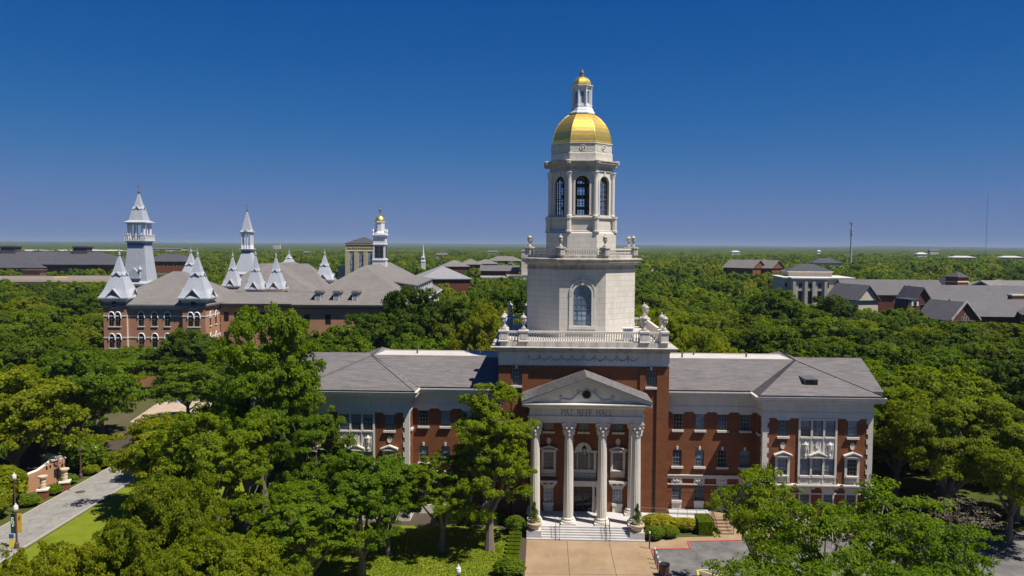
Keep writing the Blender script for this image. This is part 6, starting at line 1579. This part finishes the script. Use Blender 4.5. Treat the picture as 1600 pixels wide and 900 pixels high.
def wood(name, label, P, protos, seed):
    """one woodland object: its mesh holds the tree shapes and a loose point per tree; geometry nodes set a tree on each point"""
    g = np.random.default_rng(seed); V = []; F = 0; kinds = []; tones = []
    for i, (Vp, tp) in enumerate(protos): V.append(Vp); kinds.append(np.full(len(Vp), i + 1)); tones.append(tp); F += len(Vp) // 4
    P = np.array(P); n = len(P); nv = sum(map(len, V))
    co = np.concatenate(V + [np.column_stack([P[:, 0], P[:, 1], np.zeros(n)])])
    me = bpy.data.meshes.new(name); me.vertices.add(len(co)); me.vertices.foreach_set('co', co.astype(np.float32).ravel())
    me.loops.add(nv); me.loops.foreach_set('vertex_index', np.arange(nv, dtype=np.int32)); me.polygons.add(F); me.polygons.foreach_set('loop_start', np.arange(0, nv, 4, dtype=np.int32))
    me.update(calc_edges=True)
    def attr(nm, ty, dom, data): a = me.attributes.new(nm, ty, dom); a.data.foreach_set('value', data)
    attr('tone', 'FLOAT', 'FACE', np.concatenate(tones).astype(np.float32))
    attr('shape', 'INT', 'POINT', np.concatenate(kinds + [np.zeros(n)]).astype(np.int32))
    attr('pick', 'INT', 'POINT', np.concatenate([np.zeros(nv), g.integers(1, len(protos) + 1, n)]).astype(np.int32))
    attr('sxy', 'FLOAT', 'POINT', np.concatenate([np.ones(nv), P[:, 3]]).astype(np.float32)); attr('sz', 'FLOAT', 'POINT', np.concatenate([np.ones(nv), P[:, 2]]).astype(np.float32))
    attr('turn', 'FLOAT', 'POINT', np.concatenate([np.zeros(nv), g.random(n) * 6.28]).astype(np.float32))
    me.materials.append(M['leaf_mid']); o = bpy.data.objects.new(name, me); COL.objects.link(o); tag(o, label, kind='stuff')
    ng = bpy.data.node_groups.new(name, 'GeometryNodeTree'); ng.interface.new_socket('Geometry', in_out='INPUT', socket_type='NodeSocketGeometry'); ng.interface.new_socket('Geometry', in_out='OUTPUT', socket_type='NodeSocketGeometry')
    N = ng.nodes; L = ng.links; gi = N.new('NodeGroupInput'); go = N.new('NodeGroupOutput'); jn = N.new('GeometryNodeJoinGeometry')
    def named(nm, ty='FLOAT'): a = N.new('GeometryNodeInputNamedAttribute'); a.data_type = ty; a.inputs[0].default_value = nm; return a.outputs[0]
    def eq(nm, v): c = N.new('FunctionNodeCompare'); c.data_type = 'INT'; c.operation = 'EQUAL'; L.new(named(nm, 'INT'), c.inputs[2]); c.inputs[3].default_value = v; return c.outputs[0]
    def sep(v): s_ = N.new('GeometryNodeSeparateGeometry'); s_.domain = 'POINT'; L.new(gi.outputs[0], s_.inputs[0]); L.new(eq('shape', v), s_.inputs[1]); return s_.outputs[0]
    pts_ = sep(0); m2p = N.new('GeometryNodeMeshToPoints'); L.new(pts_, m2p.inputs[0])
    cx = N.new('ShaderNodeCombineXYZ'); L.new(named('sxy'), cx.inputs[0]); L.new(named('sxy'), cx.inputs[1]); L.new(named('sz'), cx.inputs[2]); rt = N.new('ShaderNodeCombineXYZ'); L.new(named('turn'), rt.inputs[2])
    for i in range(len(protos)):
        ip = N.new('GeometryNodeInstanceOnPoints'); L.new(m2p.outputs[0], ip.inputs['Points']); L.new(eq('pick', i + 1), ip.inputs['Selection']); L.new(sep(i + 1), ip.inputs['Instance']); L.new(cx.outputs[0], ip.inputs['Scale']); L.new(rt.outputs[0], ip.inputs['Rotation'])
        L.new(ip.outputs[0], jn.inputs[0])
    L.new(jn.outputs[0], go.inputs[0]); md = o.modifiers.new('trees', 'NODES'); md.node_group = ng
    return o
def unit_crown(seed, clumps, per, leaf):
    """crown of radius 1 and height 1"""
    g = np.random.default_rng(seed); d = g.normal(size=(clumps, 3)); d /= np.linalg.norm(d, axis=1)[:, None]; d[:, 2] = np.abs(d[:, 2]) * np.where(g.random(clumps) < .8, 1, -.5)
    k = .55 + .35 * g.random(clumps); r_ = .2 + .16 * g.random(clumps)
    cs = np.column_stack([d[:, 0] * k, d[:, 1] * k, .55 + d[:, 2] * k * .42]); cs[:, 2] = np.minimum(cs[:, 2], 1 - r_ * .5)
    cs, r_, per = tufts(g, cs, r_, per, 4)
    V, t = leaf_cloud(g, cs, r_, per, leaf, .6, .1); return V, t
rest.sort(key=lambda p: p[1])
A_ = [(p[0], p[1], p[2], p[3] * 1.12) for p in rest if p[1] < 480]; B_ = [(p[0], p[1], p[2], p[3] * 1.2) for p in rest if p[1] >= 480]
wood('campus_woodland', 'dense tree canopy beyond the campus buildings', A_, [unit_crown(200 + i, 36, 260, .058) for i in range(5)], 5)
wood('distant_woodland', 'far tree canopy reaching towards the horizon', B_, [unit_crown(210 + i, 18, 80, .12) for i in range(5)], 6)
# canopy that far out reads as one rolling mass
def canopy():
    g = np.random.default_rng(3); na, nr = 1500, 340
    ang = np.linspace(-.72, .72, na); rad = 1380 * (24000 / 1380.) ** (np.linspace(0, 1, nr) ** 1.0)
    A2, R2 = np.meshgrid(ang, rad); X = R2 * np.sin(A2); Y = R2 * np.cos(A2)
    def vn(sc, seed):
        gg = np.random.default_rng(seed); T = gg.random((512, 512)); u = X / sc % 512; v = Y / sc % 512; i, j = u.astype(int), v.astype(int); fu, fv = u - i, v - j; fu = fu * fu * (3 - 2 * fu); fv = fv * fv * (3 - 2 * fv)
        i2, j2 = (i + 1) % 512, (j + 1) % 512; i %= 512; j %= 512
        return (T[i, j] * (1 - fu) + T[i2, j] * fu) * (1 - fv) + (T[i, j2] * (1 - fu) + T[i2, j2] * fu) * fv
    Z = 7.5 + 6.5 * vn(15, 1) + 5 * vn(45, 2) + 3.0 * vn(160, 4) - 3
    Z += np.clip((R2 - 5000) / 6000, 0, 1) * (34 * vn(2300, 7) ** 2 + 12 * vn(700, 8) + 5 * vn(200, 9))
    me = bpy.data.meshes.new('horizon_canopy'); co = np.stack([X, Y, Z], -1).reshape(-1, 3).astype(np.float32)
    me.vertices.add(len(co)); me.vertices.foreach_set('co', co.ravel())
    q = (np.arange(nr - 1)[:, None] * na + np.arange(na - 1)[None, :]).ravel(); F = np.stack([q, q + 1, q + na + 1, q + na], -1).astype(np.int32)
    me.loops.add(F.size); me.loops.foreach_set('vertex_index', F.ravel()); me.polygons.add(len(F)); me.polygons.foreach_set('loop_start', np.arange(0, F.size, 4, dtype=np.int32))
    me.polygons.foreach_set('use_smooth', np.ones(len(F), dtype=bool)); me.update(calc_edges=True)
    m, nt, bs = new_mat('far_canopy'); v = objco(nt)
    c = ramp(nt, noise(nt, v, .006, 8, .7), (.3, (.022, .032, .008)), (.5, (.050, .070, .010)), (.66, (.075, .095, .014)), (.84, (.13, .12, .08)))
    c = mix(nt, 1.0, c, mix(nt, noise(nt, v, .05, 6, .7), (.25, .25, .3), (1.7, 1.7, 1.5)), 'MULTIPLY')  # dark and bright patches painted in to imitate shading on the crown relief
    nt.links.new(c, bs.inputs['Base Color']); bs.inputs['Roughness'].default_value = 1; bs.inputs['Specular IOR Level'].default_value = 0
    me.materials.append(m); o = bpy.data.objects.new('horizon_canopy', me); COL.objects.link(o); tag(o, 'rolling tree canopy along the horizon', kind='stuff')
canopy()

# ---------------------------------------------------------------- shrubs, hedges, planters, grass
def shrub_mesh(name, seed, rx, ry, h, mat, leaf=.07, n=2600, box=False):
    g = np.random.default_rng(seed)
    if box:
        V = []; P = g.random((n, 3)) * 2 - 1; ax = g.integers(0, 3, n); P[np.arange(n), ax] = np.where(g.random(n) < .5, -1, 1) * (1 - .03 * g.random(n)); P[:, 2] = (P[:, 2] + 1) / 2
        P = P * np.array([rx, ry, h]); nr = g.normal(size=(n, 3)); nr /= np.linalg.norm(nr, axis=1)[:, None]; a = np.cross(nr, g.normal(size=(n, 3))); a /= np.linalg.norm(a, axis=1)[:, None]; b_ = np.cross(nr, a); s_ = leaf * (.6 + .8 * g.random((n, 1)))
        V = np.stack([P - a * s_, P + b_ * s_ * .6, P + a * s_, P - b_ * s_ * .6], 1).reshape(-1, 3); t = g.random(n)
    else:
        V, t = leaf_cloud(g, np.array([[0, 0, .5]]), np.array([.5]), n, leaf, 1.0, .05); V = (V - [0, 0, .5]); V = V * np.array([rx * 2, ry * 2, h]) + [0, 0, h * .5]; V[:, 2] = np.maximum(V[:, 2], .01)
        lump = 1 + .06 * np.sin(V[:, 0] * 5 + seed) + .06 * np.sin(V[:, 1] * 6 + seed); V[:, :2] *= lump[:, None]
    return cloud_mesh(name, V, t, mat)
def shrub(name, u, v_, me, label, cat='shrub', core=None, mat=None, group=None, rz=0):
    x, y = L2W(u, v_) if u is not None else v_
    e = empty(name, (x, y, 0), -YAW + rz, label, cat, group)
    o = bpy.data.objects.new('foliage', me); COL.objects.link(o); o.parent = e
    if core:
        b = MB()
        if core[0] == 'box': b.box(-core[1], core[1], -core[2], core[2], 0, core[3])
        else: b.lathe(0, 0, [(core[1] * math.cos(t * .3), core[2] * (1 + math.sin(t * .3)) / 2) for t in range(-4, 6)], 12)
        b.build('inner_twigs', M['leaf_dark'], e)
    return e
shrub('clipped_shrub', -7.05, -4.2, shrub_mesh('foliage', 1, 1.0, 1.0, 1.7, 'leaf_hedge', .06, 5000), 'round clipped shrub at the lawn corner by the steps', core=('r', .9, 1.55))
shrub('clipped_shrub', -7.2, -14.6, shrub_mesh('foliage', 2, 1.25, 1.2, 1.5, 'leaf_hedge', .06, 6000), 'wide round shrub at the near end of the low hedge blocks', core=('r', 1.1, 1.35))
hm = shrub_mesh('foliage', 3, .60, .31, .6, 'leaf_hedge', .05, 2400, True)
names = ['first', 'second', 'third', 'fourth', 'fifth', 'sixth', 'seventh', 'eighth']
for i in range(8):
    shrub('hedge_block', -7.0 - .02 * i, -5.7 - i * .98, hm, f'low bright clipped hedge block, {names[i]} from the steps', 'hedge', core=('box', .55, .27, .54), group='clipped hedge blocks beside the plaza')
shrub('golden_shrub', 7.5, -2.7, shrub_mesh('foliage', 5, 1.75, 1.3, 1.6, 'leaf_yellow', .07, 7000), 'large golden-green shrub mound beside the portico', core=('r', 1.4, 1.4))
shrub('golden_hedge', 10.1, -2.6, shrub_mesh('foliage', 6, 1.9, .8, 1.25, 'leaf_yellow', .08, 6000), 'loose golden hedge between the mound and the square hedge', 'hedge', core=('r', 1.0, 1.0))
shrub('square_hedge', 12.1, -2.7, shrub_mesh('foliage', 7, .7, 1.25, 1.4, 'leaf_hedge', .05, 7000, True), 'tall square-clipped green hedge at the side steps', 'hedge', core=('box', .66, 1.2, 1.35))
shrub('clipped_shrub', 6.75, -5.3, shrub_mesh('foliage', 8, .95, .8, 1.35, 'leaf_hedge', .055, 5000), 'rounded green shrub in front of the golden mound, next to the planter', core=('r', .85, 1.2))
shrub('clipped_shrub', 8.3, -4.7, shrub_mesh('foliage', 9, .9, .8, 1.25, 'leaf_hedge', .055, 4500), 'rounded green shrub in front of the golden hedge', core=('r', .8, 1.1))
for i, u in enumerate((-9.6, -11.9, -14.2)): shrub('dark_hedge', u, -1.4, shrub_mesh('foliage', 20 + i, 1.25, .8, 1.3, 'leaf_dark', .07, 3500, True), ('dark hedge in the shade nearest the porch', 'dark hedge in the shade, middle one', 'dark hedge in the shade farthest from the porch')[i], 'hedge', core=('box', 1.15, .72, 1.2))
# planters with spiral evergreens on the step cheeks
for u, lab, lt in ((-5.15, 'wide cast-stone planter bowl on the step block by the lawn', 'spiral-clipped evergreen in the planter by the lawn'), (5.05, 'wide cast-stone planter bowl on the step block by the shrubs', 'spiral-clipped evergreen in the planter by the shrubs')):
    x, y = L2W(u, -5.17); e = empty('planter', (x, y, .78), -YAW, lab, 'planter')
    mesh_part(e, 'bowl', 'terracotta', lambda b: b.lathe(0, 0, [(.36, 0), (.4, .1), (.55, .2), (.66, .42), (.68, .56), (.74, .6), (.74, .7), (.62, .7), (.6, .6), (.1, .6)], 20))
    g = np.random.default_rng(int(u * 10) + 90); cs = []; rs = []
    for i in range(34):
        t = i / 33; a = t * 4.2 * math.pi; rr = .26 * (1 - t) ** .8; cs.append([rr * math.cos(a), rr * math.sin(a), .15 + t * 1.95]); rs.append(.40 * (1 - t) + .09)
    V, tn = leaf_cloud(g, np.array(cs), np.array(rs), 190, .045, .8, .3); me = cloud_mesh('foliage', V, tn, 'leaf_dark')
    e = empty('evergreen_topiary', (x, y, 1.39), -YAW, lt, 'shrub'); o = bpy.data.objects.new('foliage', me); COL.objects.link(o); o.parent = e
    mesh_part(e, 'stem', 'bark', lambda b: b.tube([(0, 0, 0), (0, 0, 2.0)], [.05, .015], 6))
# shrubs along the campus road
for i, (x, y, r_, h, mt, lab) in enumerate(((-54.3, 82, 1.6, 3.4, 'leaf_oak', 'tall leafy shrub hiding the lamp post by the road'), (-53.2, 86.4, 1.0, 1.2, 'leaf_hedge', 'small round shrub before the nearer gate pillar'), (-52.9, 90.5, .9, 1.1, 'leaf_pecan', 'bright low shrub between the two gate pillars'),
        (-53.2, 94.4, .9, 1.2, 'leaf_hedge', 'clipped shrub just past the farther gate pillar'), (-52.8, 98.6, 1.0, 1.2, 'leaf_oak', 'round yellow-green shrub at the foot of the far lamp'), (-52.7, 101.6, 1.0, 1.1, 'leaf_oak', 'round shrub beyond the far lamp by the kerb'), (-54.6, 100.0, 2.4, 4.4, 'leaf_mid', 'tall flowering shrub behind the far lamp'), (-53, 104.6, 1.2, 1.3, 'leaf_hedge', 'last round shrub along the road before the shade'),
        (-53.4, 79.4, 1.1, 1.3, 'leaf_mid', 'round shrub nearest the frame edge by the kerb'), (-56.5, 86.5, 2.6, 4.2, 'leaf_mid', 'tall dark shrub in front of the brick gate wall'), (-54.8, 77.6, 1.8, 2.8, 'leaf_oak', 'yellow-green shrub at the frame edge across the road'))):
    shrub('roadside_shrub', None, (x, y), shrub_mesh('foliage', 40 + i, r_, r_, h, mt, .1, 3500), lab, core=('r', r_ * .8, h * .85))
# pale flowers on the flowering shrub and the magnolia
def flowers(x, y, z, r_, n, lab, seed):
    g = np.random.default_rng(seed); b = MB()
    for i in range(n):
        d = g.normal(size=3); d /= np.linalg.norm(d); d[1] = -abs(d[1]); b.ball((x + d[0] * r_, y + d[1] * r_, z + d[2] * r_ * .8), .16, 4)
    tag(b.build('blossom', M['white']), lab, kind='stuff')
flowers(-54.6, 100.0, 2.6, 2.3, 12, 'white blossom on the flowering shrub', 1)
# blades of grass on the near lawn
def grass():
    g = np.random.default_rng(8); n = 60000
    u = g.uniform(-37, -7.9, n); v_ = g.uniform(-30, -3.5, n); c, s_ = math.cos(YAW), math.sin(YAW)
    P = np.column_stack([HX + u * c + v_ * s_, HY - u * s_ + v_ * c, np.full(n, .01)]); a = g.random(n) * 6.28; d = np.column_stack([np.cos(a), np.sin(a), np.zeros(n)]) * .05; up = np.column_stack([g.normal(size=(n, 2)) * .03, .06 + .06 * g.random(n)])
    V = np.stack([P - d, P + d, P + d * .3 + up, P - d * .3 + up], 1).reshape(-1, 3); me = cloud_mesh('grass', V, g.random(n), 'leaf_grass'); o = bpy.data.objects.new('grass', me); COL.objects.link(o); tag(o, 'short mown grass of the front lawn', kind='stuff')
M['leaf_grass'] = leaf_mat('grass_blades', (.11, .15, .008), (.21, .24, .02), .2)
grass()
# ---------------------------------------------------------------- haze
HAZE = True
if HAZE:
    b = MB(); b.box(-16000, 16000, -120, 26000, -1.0, 114); o = b.build('haze', None); tag(o, kind='stuff')
    m = bpy.data.materials.new('haze'); m.use_nodes = True; nt = m.node_tree; nt.nodes.clear(); ou = nt.nodes.new('ShaderNodeOutputMaterial'); pv = nt.nodes.new('ShaderNodeVolumePrincipled')
    pv.inputs['Color'].default_value = (.42, .55, .74, 1); pv.inputs['Density'].default_value = .00008; nt.links.new(pv.outputs[0], ou.inputs['Volume']); o.data.materials.append(m)
